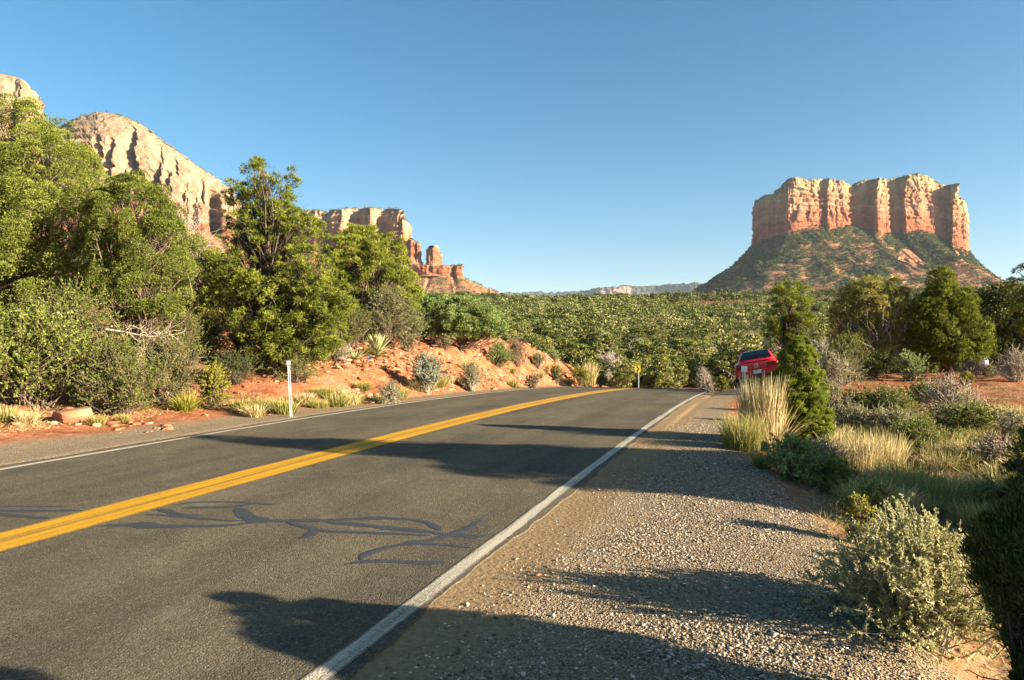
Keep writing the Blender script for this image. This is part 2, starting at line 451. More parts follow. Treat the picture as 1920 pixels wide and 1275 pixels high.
us = np.concatenate([np.arange(-8, 2, 0.5), np.arange(2, 50, 0.12), np.arange(50, 100, 0.5)])
edge_r = -1.73 + 0.05 * fbm(us * 1.3, 0 * us, 1, 4) + 0.025 * fbm(us * 6, 0 * us, 2, 3)
edge_l = -8.48 + 0.06 * fbm(us * 1.1, 0 * us, 4, 4)
v_, f_, uv_ = ribbon(us, edge_l, edge_r, 0.0, 30)
# gentle wear: shallow wheel tracks and unevenness
x_, y_ = v_[:, 0], v_[:, 1]
lo, hi = v_[0::30].copy(), v_[29::30].copy()
lo[:, 2] -= 0.06; hi[:, 2] -= 0.06                       # the broken edge of the slab, down into the ground
n0 = len(v_); nu = len(us); k = np.arange(nu - 1)
sideL = np.stack([n0 + k, n0 + 2 * nu + k, n0 + 2 * nu + k + 1, n0 + k + 1], -1)
sideR = np.stack([n0 + 3 * nu + k, n0 + nu + k, n0 + nu + k + 1, n0 + 3 * nu + k + 1], -1)
v_ = np.concatenate([v_, lo, hi, v_[0::30], v_[29::30]]); uv_ = np.concatenate([uv_] + [uv_[0::30], uv_[29::30]] * 2)
me = np_mesh('road', v_, [f_, sideL, sideR], M['asphalt'], True, None, uv_)
tag(link('road', me), 'grey two-lane asphalt road going over a low crest', 'road', kind='structure')

def paint(name, base, worn, wear):
    t = NT(name)
    pos = t.pos()
    uvn = t.n('UVMap', uv_map='uv').outputs[0]
    st = t.noise(t.n('Mapping', inp={'Vector': uvn, 'Scale': (0.5, 16, 1)}).outputs[0], 1.0, 5, 0.65)
    gr = t.noise(pos, 60, 4, 0.7)
    va = t.n('TexVoronoi', inp={'Vector': pos, 'Scale': 95.0})
    m = t.math('ADD', t.math('MULTIPLY', st, 0.55), t.math('MULTIPLY', gr, 0.45))
    edge = t.attr('edge')
    m = t.math('ADD', m, t.math('MULTIPLY', edge, 0.30))
    c = t.mix(t.noise(pos, 3.0, 4), base, [b * 0.82 for b in base])
    c = t.mix(t.ramp(m, [(wear - 0.05, 0.0), (wear + 0.09, 1.0)]), c, worn)
    h = t.math('SUBTRACT', t.math('SUBTRACT', 1.0, va.outputs['Distance']), t.math('MULTIPLY', gr, 0.4))
    return t.finish(c, 0.7, t.bump(h, 0.5, 0.005), 0.3)

def line(name, v0, v1, mat, label, us, edge_fn):
    us = np.asarray(us, float)
    w = 0.012 * fbm(us * 3.1, 0 * us + v0, 5, 4)
    v_, f_, uv_ = ribbon(us, v0 + w, v1 + w[::-1], 0.004, 21)
    s = np.tile(np.linspace(-1, 1, 21), len(us))
    me = np_mesh(name, v_, f_, mat, True, {'edge': edge_fn(s)}, uv_)
    return tag(link(name, me), label, 'road marking', kind='structure')

M['white_paint'] = paint('white_road_paint', (0.52, 0.45, 0.33), (0.16, 0.135, 0.095), 0.53)
M['yellow_paint'] = paint('yellow_road_paint', (0.60, 0.30, 0.004), (0.26, 0.145, 0.02), 0.55)
lu = np.concatenate([np.arange(0, 50, 0.06), np.arange(50, 98, 0.5)])
e1 = lambda s: sstep(0.65, 1.0, np.abs(s)) * 0.8
e2 = lambda s: sstep(0.8, 1.0, np.abs(s)) * 0.6 + 0.75 * np.exp(-((s - 0.02) / 0.10) ** 2) + 0.45 * np.exp(-((s + 0.33) / 0.04) ** 2)
line('white_line', -1.895, -1.775, M['white_paint'], 'worn white edge line beside the gravel shoulder', lu, e1)
line('white_line', -8.31, -8.19, M['white_paint'], 'white edge line along the foot of the red bank', lu, e1)
line('yellow_line', -5.55, -5.04, M['yellow_paint'], 'double yellow centre line of the road', lu, e2)

# tar poured into cracks
t = NT('tar_seal')
n = t.noise(t.pos(), 30, 4)
M['tar'] = t.finish(t.ramp(n, [(0.3, (0.030, 0.033, 0.036)), (0.7, (0.058, 0.061, 0.064))]), 0.6, t.bump(n, 0.3, 0.003), 0.25)
Z1 = lambda p: [(a / 3, 850 + b / 3) for a, b in p]
Z2 = lambda p: [(560 + a / 3, 850 + b / 3) for a, b in p]
seals = [
 (Z2([(235,628),(340,612),(420,604),(520,608),(700,618),(860,612)]), .055),
 (Z2([(345,608),(350,585),(420,548),(520,525),(600,510),(700,500),(760,490),(830,465),(900,440),(960,420),(1010,385),(1040,370)]), .065),
 (Z2([(0,375),(150,380),(300,370),(450,364),(600,370),(700,380),(760,405),(800,440)]), .07),
 (Z2([(150,388),(320,400),(480,418),(620,432),(740,442),(830,460),(950,465),(1060,472)]), .075),
 (Z2([(60,440),(200,440),(400,448),(600,455),(760,465)]), .045), (Z2([(0,484),(50,465),(70,435)]), .06),
 (Z2([(600,505),(700,515),(800,510),(900,525),(1000,535)]), .035), (Z2([(570,512),(640,500),(720,498)]), .10),
 (Z1([(540,410),(700,402),(900,412),(1100,410),(1300,408),(1400,390),(1540,380),(1700,378),(1920,378)]), .065),
 (Z1([(700,400),(800,402),(880,420)]), .11),
 (Z1([(790,342),(950,350),(1100,365),(1250,378),(1400,380)]), .04), (Z1([(880,312),(960,330),(1010,350),(1150,352)]), .07),
 (Z1([(960,290),(1100,275),(1300,272),(1480,285),(1570,290)]), .035), (Z1([(1000,307),(1200,305),(1340,300),(1430,280)]), .05),
 (Z1([(1340,305),(1360,330),(1390,360),(1450,378),(1520,384)]), .13),
 (Z1([(1600,385),(1700,410),(1800,435),(1920,445)]), .05), (Z1([(1680,482),(1740,465),(1770,430)]), .07),
 (Z1([(-60,322),(110,325),(300,325),(480,321)]), .06), (Z1([(-60,300),(200,297),(400,300)]), .03), (Z1([(-60,335),(150,358),(300,367)]), .05)]
for pl, w in seals:
    pts = np.array([P(*q) for q in pl])
    d = np.concatenate([[0], np.cumsum(np.hypot(*np.diff(pts, axis=0).T))])
    m = max(8, int(d[-1] / 0.03))
    s = np.linspace(0, d[-1], m)
    # smooth the corners
    px_ = np.interp(s, d, pts[:, 0]); py_ = np.interp(s, d, pts[:, 1])
    ker = np.ones(7) / 7
    if m > 16:
        px_ = np.convolve(np.pad(px_, 3, 'edge'), ker, 'valid'); py_ = np.convolve(np.pad(py_, 3, 'edge'), ker, 'valid')
    tx, ty = np.gradient(px_), np.gradient(py_)
    L = np.hypot(tx, ty) + 1e-9
    nx, ny = -ty / L, tx / L
    ww = 0.72 * w * (0.8 + 0.5 * fbm(s * 5, 0 * s + w * 100, 1, 3)) * np.minimum(1, 0.25 + np.minimum(s, d[-1] - s) / 0.15)
    rows = []
    for k in (-1, -0.5, 0, 0.5, 1):
        e = 0.006 * fbm(s * 30, 0 * s + k, 2, 2)
        X, Y = px_ + nx * (ww * k + e), py_ + ny * (ww * k + e)
        u_, _ = uv_of(X, Y)
        rows.append(np.stack([X, Y, zroad(u_) + 0.0022 + 0.0012 * (1 - k * k)], -1))
    v_ = np.stack(rows, 1).reshape(-1, 3)
    me = np_mesh('tar_seal', v_, grid_faces(m, 5), M['tar'], True)
    tag(link('tar_seal', me), 'dark tar seal poured over a crack in the road', 'tar seal', 'tar seals snaking over the near lanes', 'structure')

# ------------------------------------------------------------------ rock mountains
def rock_mat(name, stops, talus_a, talus_b, veg, band_scale):
    t = NT(name)
    pos = t.pos()
    h = t.attr('hgt')
    nb = t.noise(t.n('Mapping', inp={'Vector': pos, 'Scale': (0.002, 0.002, band_scale)}).outputs[0], 1.0, 5, 0.7)
    nn = t.noise(pos, 0.02, 5, 0.6); nf = t.noise(pos, 0.12, 5, 0.65)
    hv = t.math('ADD', h, t.math('ADD', t.math('MULTIPLY', t.math('SUBTRACT', nb, 0.5), 0.34), t.math('MULTIPLY', t.math('SUBTRACT', nn, 0.5), 0.25)))
    c = t.ramp(hv, stops)
    streak = t.noise(t.n('Mapping', inp={'Vector': pos, 'Scale': (0.09, 0.09, 0.008)}).outputs[0], 1.0, 4, 0.6)
    c = t.mix(t.ramp(streak, [(0.38, 0.8), (0.58, 0.0)]), c, t.mix(1.0, c, (0.62, 0.52, 0.47), 'MULTIPLY'))
    c = t.mix(t.ramp(nf, [(0.35, 0.0), (0.7, 0.35)]), c, t.mix(1.0, c, (1.25, 1.2, 1.15), 'MULTIPLY'))
    tal = t.mix(t.ramp(nf, [(0.3, 0.0), (0.7, 1.0)]), talus_a, talus_b)
    c = t.mix(t.ramp(h, [(0.0, 1.0), (0.02, 0.0)]), c, tal)
    vm = t.math('MULTIPLY', t.attr('veg'), t.ramp(nf, [(0.40, 0.0), (0.52, 1.0)]))
    c = t.mix(vm, c, veg)
    hb = t.math('ADD', t.math('MULTIPLY', nf, 1.0), t.math('MULTIPLY', nb, 1.5))
    return t.finish(c, 0.95, t.bump(hb, 0.8, 6.0), 0.1)

def ring_mountain(name, label, outline, Y0, top, base, mat, talus_w, talus_drop, nseg=900, nc=70, nt=40, npl=16,
                  col_amp=6.0, ledge=2.0, lean=0.06, dome=None, spine=None, veg_top=0.5, veg_fn=None, seed=0, shoulder=0.0, hgt_fn=None, talus_pow=1.35, gully=14.0, clefts=(), lump=0.0, rim=1.0):
    k = Y0 / F
    pts = np.array([((p - 960) / F * (Y0 + d * k), Y0 + d * k) for p, d in outline])
    cl = np.concatenate([pts, pts[:1]])
    d = np.concatenate([[0], np.cumsum(np.hypot(*np.diff(cl, axis=0).T))])
    # more points on the side that faces the camera
    s = np.linspace(0, d[-1], nseg, endpoint=False)
    ox, oy = np.interp(s, d, cl[:, 0]), np.interp(s, d, cl[:, 1])
    def smooth(a, w):
        ker = np.hanning(w + 2)[1:-1]; ker /= ker.sum()
        return np.convolve(np.concatenate([a[-w:], a, a[:w]]), ker, 'same')[w:-w]
    ox, oy = smooth(ox, 5), smooth(oy, 5)
    sx, sy = smooth(ox, nseg // 8 | 1), smooth(oy, nseg // 8 | 1)
    def normals(a, b):
        tx = np.roll(a, -1) - np.roll(a, 1); ty = np.roll(b, -1) - np.roll(b, 1)
        L = np.hypot(tx, ty) + 1e-9
        nx, ny = ty / L, -tx / L
        if np.sum((a - a.mean()) * nx + (b - b.mean()) * ny) < 0: nx, ny = -nx, -ny
        return nx, ny
    nx, ny = normals(smooth(ox, 9), smooth(oy, 9))
    Nx, Ny = normals(sx, sy)
    cx, cy = ox.mean(), oy.mean()
    pxo = 960 + F * ox / oy
    ref = np.full_like(oy, spine * k + Y0) if dome else np.minimum(oy, Y0 + 45 * k)
    zt = CAM_H + (637.5 - np.interp(pxo if dome else 960 + F * ox / ref, *zip(*top))) * ref / F - (0 if dome else 6 * sstep(60, 120, (oy - Y0) / k))
    zb = CAM_H + (637.5 - np.interp(pxo, *zip(*base))) * np.minimum(oy, Y0 + 60 * k) / F
    tw = talus_w(pxo) if callable(talus_w) else np.full_like(ox, talus_w)
    zt = zt + (0 if dome else 1) * k * rim * (4.5 * (_hash(np.floor(s / (11 * k) + fbm(s / 60, 0 * s, 3, 2)), 0 * s, 0 * s + seed) - 0.5) + 2.0 * fbm(s / (9 * k), 0 * s, seed, 3))
    V, A_h, A_v = [], [], []
    g1 = fbm(s / (d[-1] / 26), 0 * s + seed, 1, 4, ridged=True)
    for j in range(nt):
        q = 1 - j / nt                                   # 1 at the foot, 0 at the cliff base
        out = tw * q ** talus_pow
        drop = talus_drop * (q ** 0.9)
        gl = gully * g1 * np.sin(np.pi * min(1, q * 1.15)) * (0.4 + 0.6 * q)
        x = (ox * (1 - q * .9) + sx * q * .9) + Nx * out
        y = (oy * (1 - q * .9) + sy * q * .9) + Ny * out
        z = zb - drop + gl + (gully * 0.35) * fbm(x / 22, y / 22, seed, 4) * min(1, 4 * q)
        V.append(np.stack([x, y, z], -1)); A_h.append(np.full(nseg, -0.3 * q - 0.02)); A_v.append(np.zeros(nseg))
    for j in range(nc + 1):
        q = j / nc
        z = zb + (zt - zb) * q
        wv = 0.9 * fbm(s / 40, z / 50, 13 + seed, 3)
        def blk(a, b, q0): return _hash(np.floor(s / a + wv + 0.37 * np.floor(z / b + q0)), np.floor(z / b + q0 + 0.3 * wv), np.full(nseg, float(seed + q0 * 10))) - 0.5
        crack = -np.clip(1 - np.abs(fbm(s / 33.0, z / 260.0 + seed, 2, 3)) / 0.045, 0, 1) * 1.3 * sstep(-0.3, 0.3, fbm(s / 50, z / 40, 21 + seed, 2))
        colm = 0.75 * fbm(s / 46.0, z / 130.0 + seed, 2, 4, gain=0.55) + 0.75 * blk(17, 34, 0.2) + 0.5 * blk(8, 14, 0.6) + crack
        lz = z / 13.0 + 0.7 * fbm(s / 60, z / 30, 4 + seed, 3)
        led = sstep(0.25, 0.75, lz - np.floor(lz)) - 0.5 + 0.8 * fbm(z / 7.0, s / 90, 9 + seed, 3)
        amp = np.clip(4 * q, 0.3, 1)
        o = col_amp * colm * amp + ledge * led * amp + 0.5 * ledge * fbm(s / 6, z / 6, seed + 3, 3)
        o = o - lean * (zt - zb) * q
        if lump: o = o + lump * fbm(s / 75, z / 75, 6 + seed, 4)
        for c0, cw, cd, ca, cb, csk in clefts:
            dpx = pxo - c0 - csk * (q - ca) + 4 * fbm(z / 18, 0 * z, c0, 3)
            o = o - cd * np.where(dpx < 0, np.exp(-(dpx / (cw * 1.6)) ** 2), np.exp(-(dpx / (cw * 0.45)) ** 2)) * sstep(ca - 0.06, ca + 0.06, q) * sstep(cb + 0.08, cb - 0.08, q) * (oy < Y0 + 60 * k)
        if shoulder: o = o - shoulder * sstep(0.72, 1.0, q) ** 2
        x, y = ox + nx * o, oy + ny * o
        if dome:
            sh = dome(q)
            y1 = y * (1 - sh) + spine * k * sh + Y0 * sh
            x = x * y1 / y; y = y1                      # the flank leans straight back from the viewer's side
            x = x + 0 * (np.clip(x, ox.min() + 0.12 * (ox.max() - ox.min()), ox.max() - 0.02 * (ox.max() - ox.min())) - x) * sh
        V.append(np.stack([x, y, z], -1)); A_h.append(np.full(nseg, q)); A_v.append(np.full(nseg, veg_top * sstep(0.8, 1.0, q) * 0.5))
    lx, ly, lz_ = V[-1].T
    yc = (spine * k + Y0) if dome else cy
    for j in range(1, npl + 1):
        q = (j / npl)
        x = lx * (1 - q) + (lx * 0.93 + cx * 0.07) * q
        y = ly * (1 - q) + yc * q
        z = lz_ + 2.0 * fbm(x / 18, y / 18, seed + 5, 4) * min(1, q * 6) + 2.0 * math.sin(q * math.pi / 2) * (0 if dome else 1)
        V.append(np.stack([x, y, z], -1)); A_h.append(np.full(nseg, 1.0)); A_v.append(np.full(nseg, veg_top))
    V = np.stack(V); H_ = np.stack(A_h); W_ = np.stack(A_v)
    if veg_fn: W_ = np.maximum(W_, veg_fn(V, H_))
    if hgt_fn: H_ = hgt_fn(V, H_)
    f = grid_faces(len(V), nseg, True)
    # orientation: make faces look outward
    me = np_mesh(name, V.reshape(-1, 3), f, mat, False, {'hgt': H_.ravel(), 'veg': W_.ravel()})
    tag(link(name, me), label, 'rock', kind='structure')
    return V, H_, W_

RED, ORANGE, CREAM, PALE = (0.288, 0.102, 0.047), (0.400, 0.176, 0.090), (0.496, 0.344, 0.202), (0.544, 0.385, 0.258)
M['butte'] = rock_mat('butte_rock', [(0.0, (0.34, 0.125, 0.060)), (0.22, (0.39, 0.165, 0.085)), (0.42, (0.43, 0.225, 0.125)), (0.47, (0.50, 0.33, 0.20)), (0.52, (0.41, 0.21, 0.115)), (0.70, (0.43, 0.26, 0.14)), (0.84, (0.45, 0.33, 0.185)), (1.0, (0.43, 0.35, 0.19))],
                      (0.34, 0.135, 0.065), (0.37, 0.20, 0.10), (0.062, 0.072, 0.028), 0.055)
M['dome'] = rock_mat('dome_rock', [(0.0, (0.223, 0.091, 0.048)), (0.10, (0.243, 0.108, 0.059)), (0.15, (0.359, 0.265, 0.188)), (0.20, (0.286, 0.152, 0.093)), (0.36, (0.333, 0.215, 0.135)), (0.6, (0.349, 0.250, 0.157)), (1.0, (0.339, 0.254, 0.163))],
                     (0.223, 0.096, 0.050), (0.253, 0.152, 0.088), (0.045, 0.054, 0.022), 0.05)
M['mesa'] = rock_mat('mesa_rock', [(0.0, (0.320, 0.131, 0.073)), (0.3, ORANGE), (0.6, (0.448, 0.279, 0.163)), (1.0, (0.448, 0.328, 0.198))],
                     (0.320, 0.135, 0.069), (0.320, 0.189, 0.095), (0.068, 0.082, 0.030), 0.05)
M['red_rock'] = rock_mat('red_rock', [(0.0, (0.336, 0.131, 0.069)), (0.6, (0.368, 0.148, 0.077)), (0.85, (0.336, 0.139, 0.077)), (1.0, (0.440, 0.262, 0.163))],
                         (0.336, 0.135, 0.069), (0.304, 0.180, 0.086), (0.072, 0.086, 0.034), 0.08)
M['plateau'] = rock_mat('plateau_rock', [(0.0, (0.245, 0.148, 0.096)), (0.6, (0.317, 0.229, 0.160)), (1.0, (0.302, 0.237, 0.168))],
                        (0.060, 0.075, 0.050), (0.085, 0.090, 0.055), (0.050, 0.065, 0.045), 0.02)

# the butte
b_out = [(1408,72),(1424,56),(1440,42),(1446,40),(1458,22),(1472,4),(1478,-1),(1490,-2),(1510,2),(1528,5),(1543,9),(1547,8),(1551,2),(1556,1),(1574,5),(1590,10),(1600,17),
         (1620,17),(1634,16),(1639,1),(1646,-3),(1656,-1),(1667,3),(1671,11),(1690,11),(1694,0),(1700,-3),(1716,0),(1728,0),(1738,6),(1752,8),(1757,14),(1780,13),(1785,-3),(1798,-3),(1814,4),
         (1819,45),(1805,120),(1760,165),(1690,180),(1600,178),(1520,172),(1455,150),(1415,110)]
b_top = [(1400,378),(1412,373),(1440,363),(1462,359),(1476,356),(1478,334),(1490,331),(1520,336),(1560,333),(1590,338),(1605,348),(1620,336),(1640,333),(1665,335),(1690,330),(1725,323),(1750,328),
         (1772,343),(1786,345),(1800,353),(1814,372),(1830,380)]
b_base = [(1400,462),(1408,460),(1440,447),(1470,444),(1500,433),(1525,423),(1560,431),(1600,423),(1620,431),(1650,438),(1700,441),(1725,431),(1760,446),(1790,461),(1818,474),(1840,484)]
def b_hgt(V, H): return H
bV, bH, bW = ring_mountain('butte', 'flat-topped red and cream sandstone butte with a wooded apron', b_out, 1500, b_top, b_base, M['butte'],
    lambda p: np.interp(p, [1400, 1450, 1500, 1700, 1790, 1830], [225, 330, 360, 350, 260, 150]), 175, nseg=1300, nc=90, nt=56, col_amp=5.2, ledge=2.2, lean=0.05, rim=0.45, seed=1, veg_top=0.7, shoulder=5, gully=16, talus_pow=1.2)

# pale dome behind the junipers
d_out = [(60,40),(120,10),(200,-4),(246,-6),(290,-8),(340,-6),(380,0),(405,14),(413,22),(421,18),(440,34),(446,70),(430,180),(330,260),(200,280),(80,240)]
d_top = [(40,300),(100,250),(122,235),(150,222),(185,212),(215,215),(250,228),(280,245),(300,262),(330,282),(355,300),(380,320),(400,333),(418,346),(432,358),(444,385),(452,400)]
d_base = [(40,440),(300,445),(420,440),(450,442)]
dome_sh = lambda q: 1 - (1 - q ** 1.7) ** 0.55
dV, dH, dW = ring_mountain('sandstone_dome', 'great pale sandstone dome with dark clefts behind the junipers', d_out, 900, d_top, d_base, M['dome'], 210, 120, nseg=1100, nc=110, nt=40,
    npl=2, col_amp=5, ledge=3.2, lean=0.0, dome=dome_sh, spine=150, seed=2, veg_top=0.45, lump=13,
    clefts=[(207,7,29,.42,.66,4),(252,10,34,.50,.86,-14),(262,7,27,.30,.52,-10),(290,12,41,.16,.52,0),(297,6,18,.52,.64,6),(318,6,13,.42,.6,0),(344,5,13,.36,.44,0),(413,9,38,.02,.62,-6),(232,5,10,.1,.5,5),(366,6,8,.1,.4,4),(185,6,15,.3,.7,8),(235,5,14,.6,.8,0),(305,5,14,.7,.9,-12),(330,6,15,.62,.8,-10),(380,5,12,.4,.7,-4)])
e_out = [(-180,0),(-100,-20),(-40,-10),(10,0),(28,26),(36,4),(60,16),(80,60),(60,160),(-60,200),(-160,160)]
e_top = [(-200,150),(-100,132),(0,139),(28,144),(45,151),(60,165),(72,182),(84,210)]
e_base = [(-200,420),(90,420)]
ring_mountain('sandstone_peak', 'pale sandstone peak just showing over the tallest juniper', e_out, 800, e_top, e_base, M['dome'], 160, 120, nseg=600, nc=80, nt=12, npl=2,
    col_amp=5, ledge=2, lean=0, dome=dome_sh, spine=110, seed=5, veg_top=0.6)
# stepped mesa in the middle distance
m_out = [(470,120),(520,60),(560,44),(590,26),(604,34),(612,52),(622,20),(640,10),(655,20),(659,40),(672,44),(678,14),(694,2),(706,10),(709,34),(722,40),(728,22),(742,-2),(756,-8),(766,4),(769,40),(760,110),(700,170),(600,200),(500,190)]
m_top = [(440,400),(540,398),(560,392),(575,391),(600,396),(625,392),(680,388),(720,390),(742,391),(756,399),(766,413),(775,418)]
m_base = [(440,470),(700,470),(775,466)]
mV, mH, mW = ring_mountain('mesa', 'banded mesa with green top and dark alcoves beyond the roadside pines', m_out, 1300, m_top, m_base, M['mesa'], 170, 110, nseg=900, nc=70, nt=40, col_amp=7, ledge=2.4, lean=0.03, seed=8, veg_top=0.9, shoulder=9, rim=0.4)
s1 = [(764,10),(770,-2),(777,0),(779,8),(782,0),(788,2),(790,14),(786,26),(772,28),(764,22)]
ring_mountain('rock_step', 'red rock step against the side of the banded mesa', s1, 1270, [(760,453),(772,451),(780,454),(788,455),(792,460)], [(760,480),(795,486)], M['red_rock'], 22, 30, nseg=260, nc=36, nt=10, col_amp=2, ledge=1.2, lean=0.02, seed=11, veg_top=0.2, gully=3)
s2 = [(799,8),(804,0),(812,-2),(818,4),(824,8),(829,10),(830,18),(820,26),(806,26),(800,18)]
ring_mountain('rock_spire', 'stubby red rock spire on the lower bench of the mesa', s2, 1260, [(790,470),(800,468),(806,466),(818,464),(822,466),(825,478),(830,480),(834,490)], [(795,493),(835,494)], M['red_rock'], 26, 26, nseg=260, nc=40, nt=10, col_amp=2, ledge=1.2, lean=0.0, seed=12, veg_top=0.1, gully=3)
q_out = [(620,40),(700,20),(770,6),(800,0),(805,10),(812,2),(830,0),(846,4),(850,14),(856,2),(866,4),(868,30),(850,90),(780,130),(680,140)]
qV, qH, qW = ring_mountain('rock_bench', 'low red cliff bench running out from the mesa foot', q_out, 1240, [(600,492),(790,494),(806,497),(840,497),(870,499)], [(600,520),(770,517),(868,519)], M['red_rock'],
    lambda p: np.interp(p, [760, 840, 870], [150, 190, 200]), 82, nseg=800, nc=34, nt=44, col_amp=3.5, ledge=1.4, lean=0.03, seed=14, veg_top=0.9, gully=6, talus_pow=1.05)
# far wooded plateau
pale_face = lambda V, H: np.where((H > 0.02) & (H < 0.9) & (960 + F * V[..., 0] / V[..., 1] > 1119) & (960 + F * V[..., 0] / V[..., 1] < 1182), H, -0.2)
veg_far = lambda V, H: np.where((H > 0.05) & (960 + F * V[..., 0] / V[..., 1] > 1117) & (960 + F * V[..., 0] / V[..., 1] < 1183) & (H < 0.93), 0.25, 1.0)
f_out = [(1085,20),(1112,-10),(1118,-30),(1150,-34),(1180,-20),(1184,10),(1230,30),(1300,0),(1380,0),(1450,20),(1450,200),(1250,260),(1100,200)]
ring_mountain('plateau', 'far wooded plateau with one pale cliff face', f_out, 6000, [(1060,547),(1090,545),(1112,541),(1135,536),(1180,534.5),(1230,533),(1300,531),(1460,529)], [(1060,556),(1450,557)], M['plateau'], 500, 260, nseg=700, nc=30, nt=16,
    col_amp=26, ledge=10, lean=0.3, seed=20, veg_top=1.0, veg_fn=lambda V, H: np.ones_like(H) * (H > 0.9), hgt_fn=pale_face, gully=30)
g_out = [(800,0),(900,-10),(980,0),(1040,10),(1100,0),(1160,10),(1180,120),(1000,180),(820,150)]
ring_mountain('plateau', 'long low wooded plateau on the skyline behind the forest', g_out, 7500, [(800,549.5),(900,548.5),(1040,547),(1100,545.5),(1200,540)], [(780,560),(1200,560)], M['plateau'], 500, 200, nseg=500, nc=20, nt=12,
    col_amp=20, ledge=8, lean=0.3, seed=23, veg_top=1.0, veg_fn=lambda V, H: np.ones_like(H), hgt_fn=lambda V, H: H * 0 - 0.2, gully=30)
# ------------------------------------------------------------------ plant library
def unit(a):
    return a / (np.linalg.norm(a, axis=-1, keepdims=True) + 1e-9)

def blades(base, d, length, width, g, mid=0.45):
    """one pointed leaf (diamond) per row; returns verts (N*4,3)"""
    side = unit(np.cross(d, g.normal(size=d.shape)))
    L = np.asarray(length).reshape(-1, 1); W = np.asarray(width).reshape(-1, 1)
    m = base + d * L * mid
    return np.stack([base, m - side * W, base + d * L, m + side * W], 1).reshape(-1, 3)

def quads(nq): return np.arange(nq * 4, dtype=np.int32).reshape(-1, 4)

def tubes(paths, radii, sides=5):
    """paths (B,P,3), radii (B,P) -> verts, quads"""
    B, Pn, _ = paths.shape
    tang = unit(np.gradient(paths, axis=1))
    ref = np.where(np.abs(tang[..., 2:3]) > 0.9, np.array([1.0, 0, 0]), np.array([0, 0, 1.0]))
    a = unit(np.cross(tang, ref)); b = np.cross(tang, a)
    th = np.arange(sides) * 2 * np.pi / sides
    ring = a[:, :, None, :] * np.cos(th)[None, None, :, None] + b[:, :, None, :] * np.sin(th)[None, None, :, None]
    v = paths[:, :, None, :] + ring * radii[:, :, None, None]
    f = grid_faces(Pn, sides, True)
    f = (f[None] + (np.arange(B) * Pn * sides)[:, None, None]).reshape(-1, 4)
    return v.reshape(-1, 3), f

def curve_paths(p0, p1, g, wob=0.12, n=6, sag=0.0, rise=0.0):
    t_ = np.linspace(0, 1, n)[None, :, None]
    d = p1 - p0
    L = np.linalg.norm(d, axis=-1, keepdims=True)[:, None]
    path = p0[:, None] * (1 - t_) + p1[:, None] * t_
    for k in (1, 2, 3):
        path = path + np.sin(np.pi * k * t_) * g.normal(size=(len(p0), 1, 3)) * L * wob / k ** 1.3
    path[:, :, 2] += (np.sin(np.pi * t_[..., 0]) * rise - sag * np.sin(np.pi * t_[..., 0])) * L[..., 0]
    return path

class Wood:
    def __init__(self): self.v, self.f, self.n = [], [], 0
    def add(self, vf):
        v, f = vf
        self.v.append(v); self.f.append(f + self.n); self.n += len(v)
    def mesh(self, name, mat):
        return np_mesh(name, np.concatenate(self.v), np.concatenate(self.f), mat, True)

def taper(path_n, r0, r1, count, p=1.0):
    t_ = np.linspace(0, 1, path_n) ** p
    return np.asarray(r0).reshape(-1, 1) * (1 - t_) + np.asarray(r1).reshape(-1, 1) * t_

def clump_centres(lobes, n, g, inner=0.55):
    """lobes rows: x,y,z,rx,ry,rz"""
    lobes = np.asarray(lobes, float)
    w = (lobes[:, 3] * lobes[:, 4] + lobes[:, 3] * lobes[:, 5] + lobes[:, 4] * lobes[:, 5]); w = w / w.sum()
    k = g.choice(len(lobes), n, p=w)
    d = unit(g.normal(size=(n, 3)))
    r = (inner ** 3 + (1 - inner ** 3) * g.random((n, 1))) ** (1 / 3)
    c = lobes[k, :3] + d * lobes[k, 3:] * r
    keep = np.ones(n, bool)
    for q in range(len(lobes)):
        dd = np.linalg.norm((c - lobes[q, :3]) / lobes[q, 3:], axis=1)
        keep &= ~((dd < inner * 0.9) & (k != q))
    return c[keep], d[keep]

def crown_leaves(c, out, cr, per, leaf_l, leaf_w, g, up=0.35, spread=0.55, per_tuft=1, tuft_spread=0.5, flat=0.75, shell=0.45):
    n = len(c)
    cr = np.asarray(cr) * np.ones(n)
    k = np.repeat(np.arange(n), per)
    d = unit(g.normal(size=(n * per, 3)) + 0.55 * out[k] + np.array([0, 0, up]))
    off = d * (cr[k] * (shell + (1 - shell) * g.random(n * per) ** 0.7))[:, None]
    off[:, 2] *= flat
    b = c[k] + off
    ld = unit(d + spread * g.normal(size=d.shape) + np.array([0, 0, up]))
    if per_tuft > 1:
        b = np.repeat(b, per_tuft, 0); ld = unit(np.repeat(ld, per_tuft, 0) + tuft_spread * g.normal(size=(len(b), 3)))
        k = np.repeat(k, per_tuft)
    m = len(b)
    v = blades(b, ld, leaf_l * (0.6 + 0.8 * g.random(m)), leaf_w * (0.7 + 0.6 * g.random(m)), g)
    ct = g.random(n)
    tint = np.clip(0.5 + 0.24 * g.normal(size=m) + 0.46 * (ct[k] - 0.5), 0, 1)
    return v, np.repeat(tint, 4)

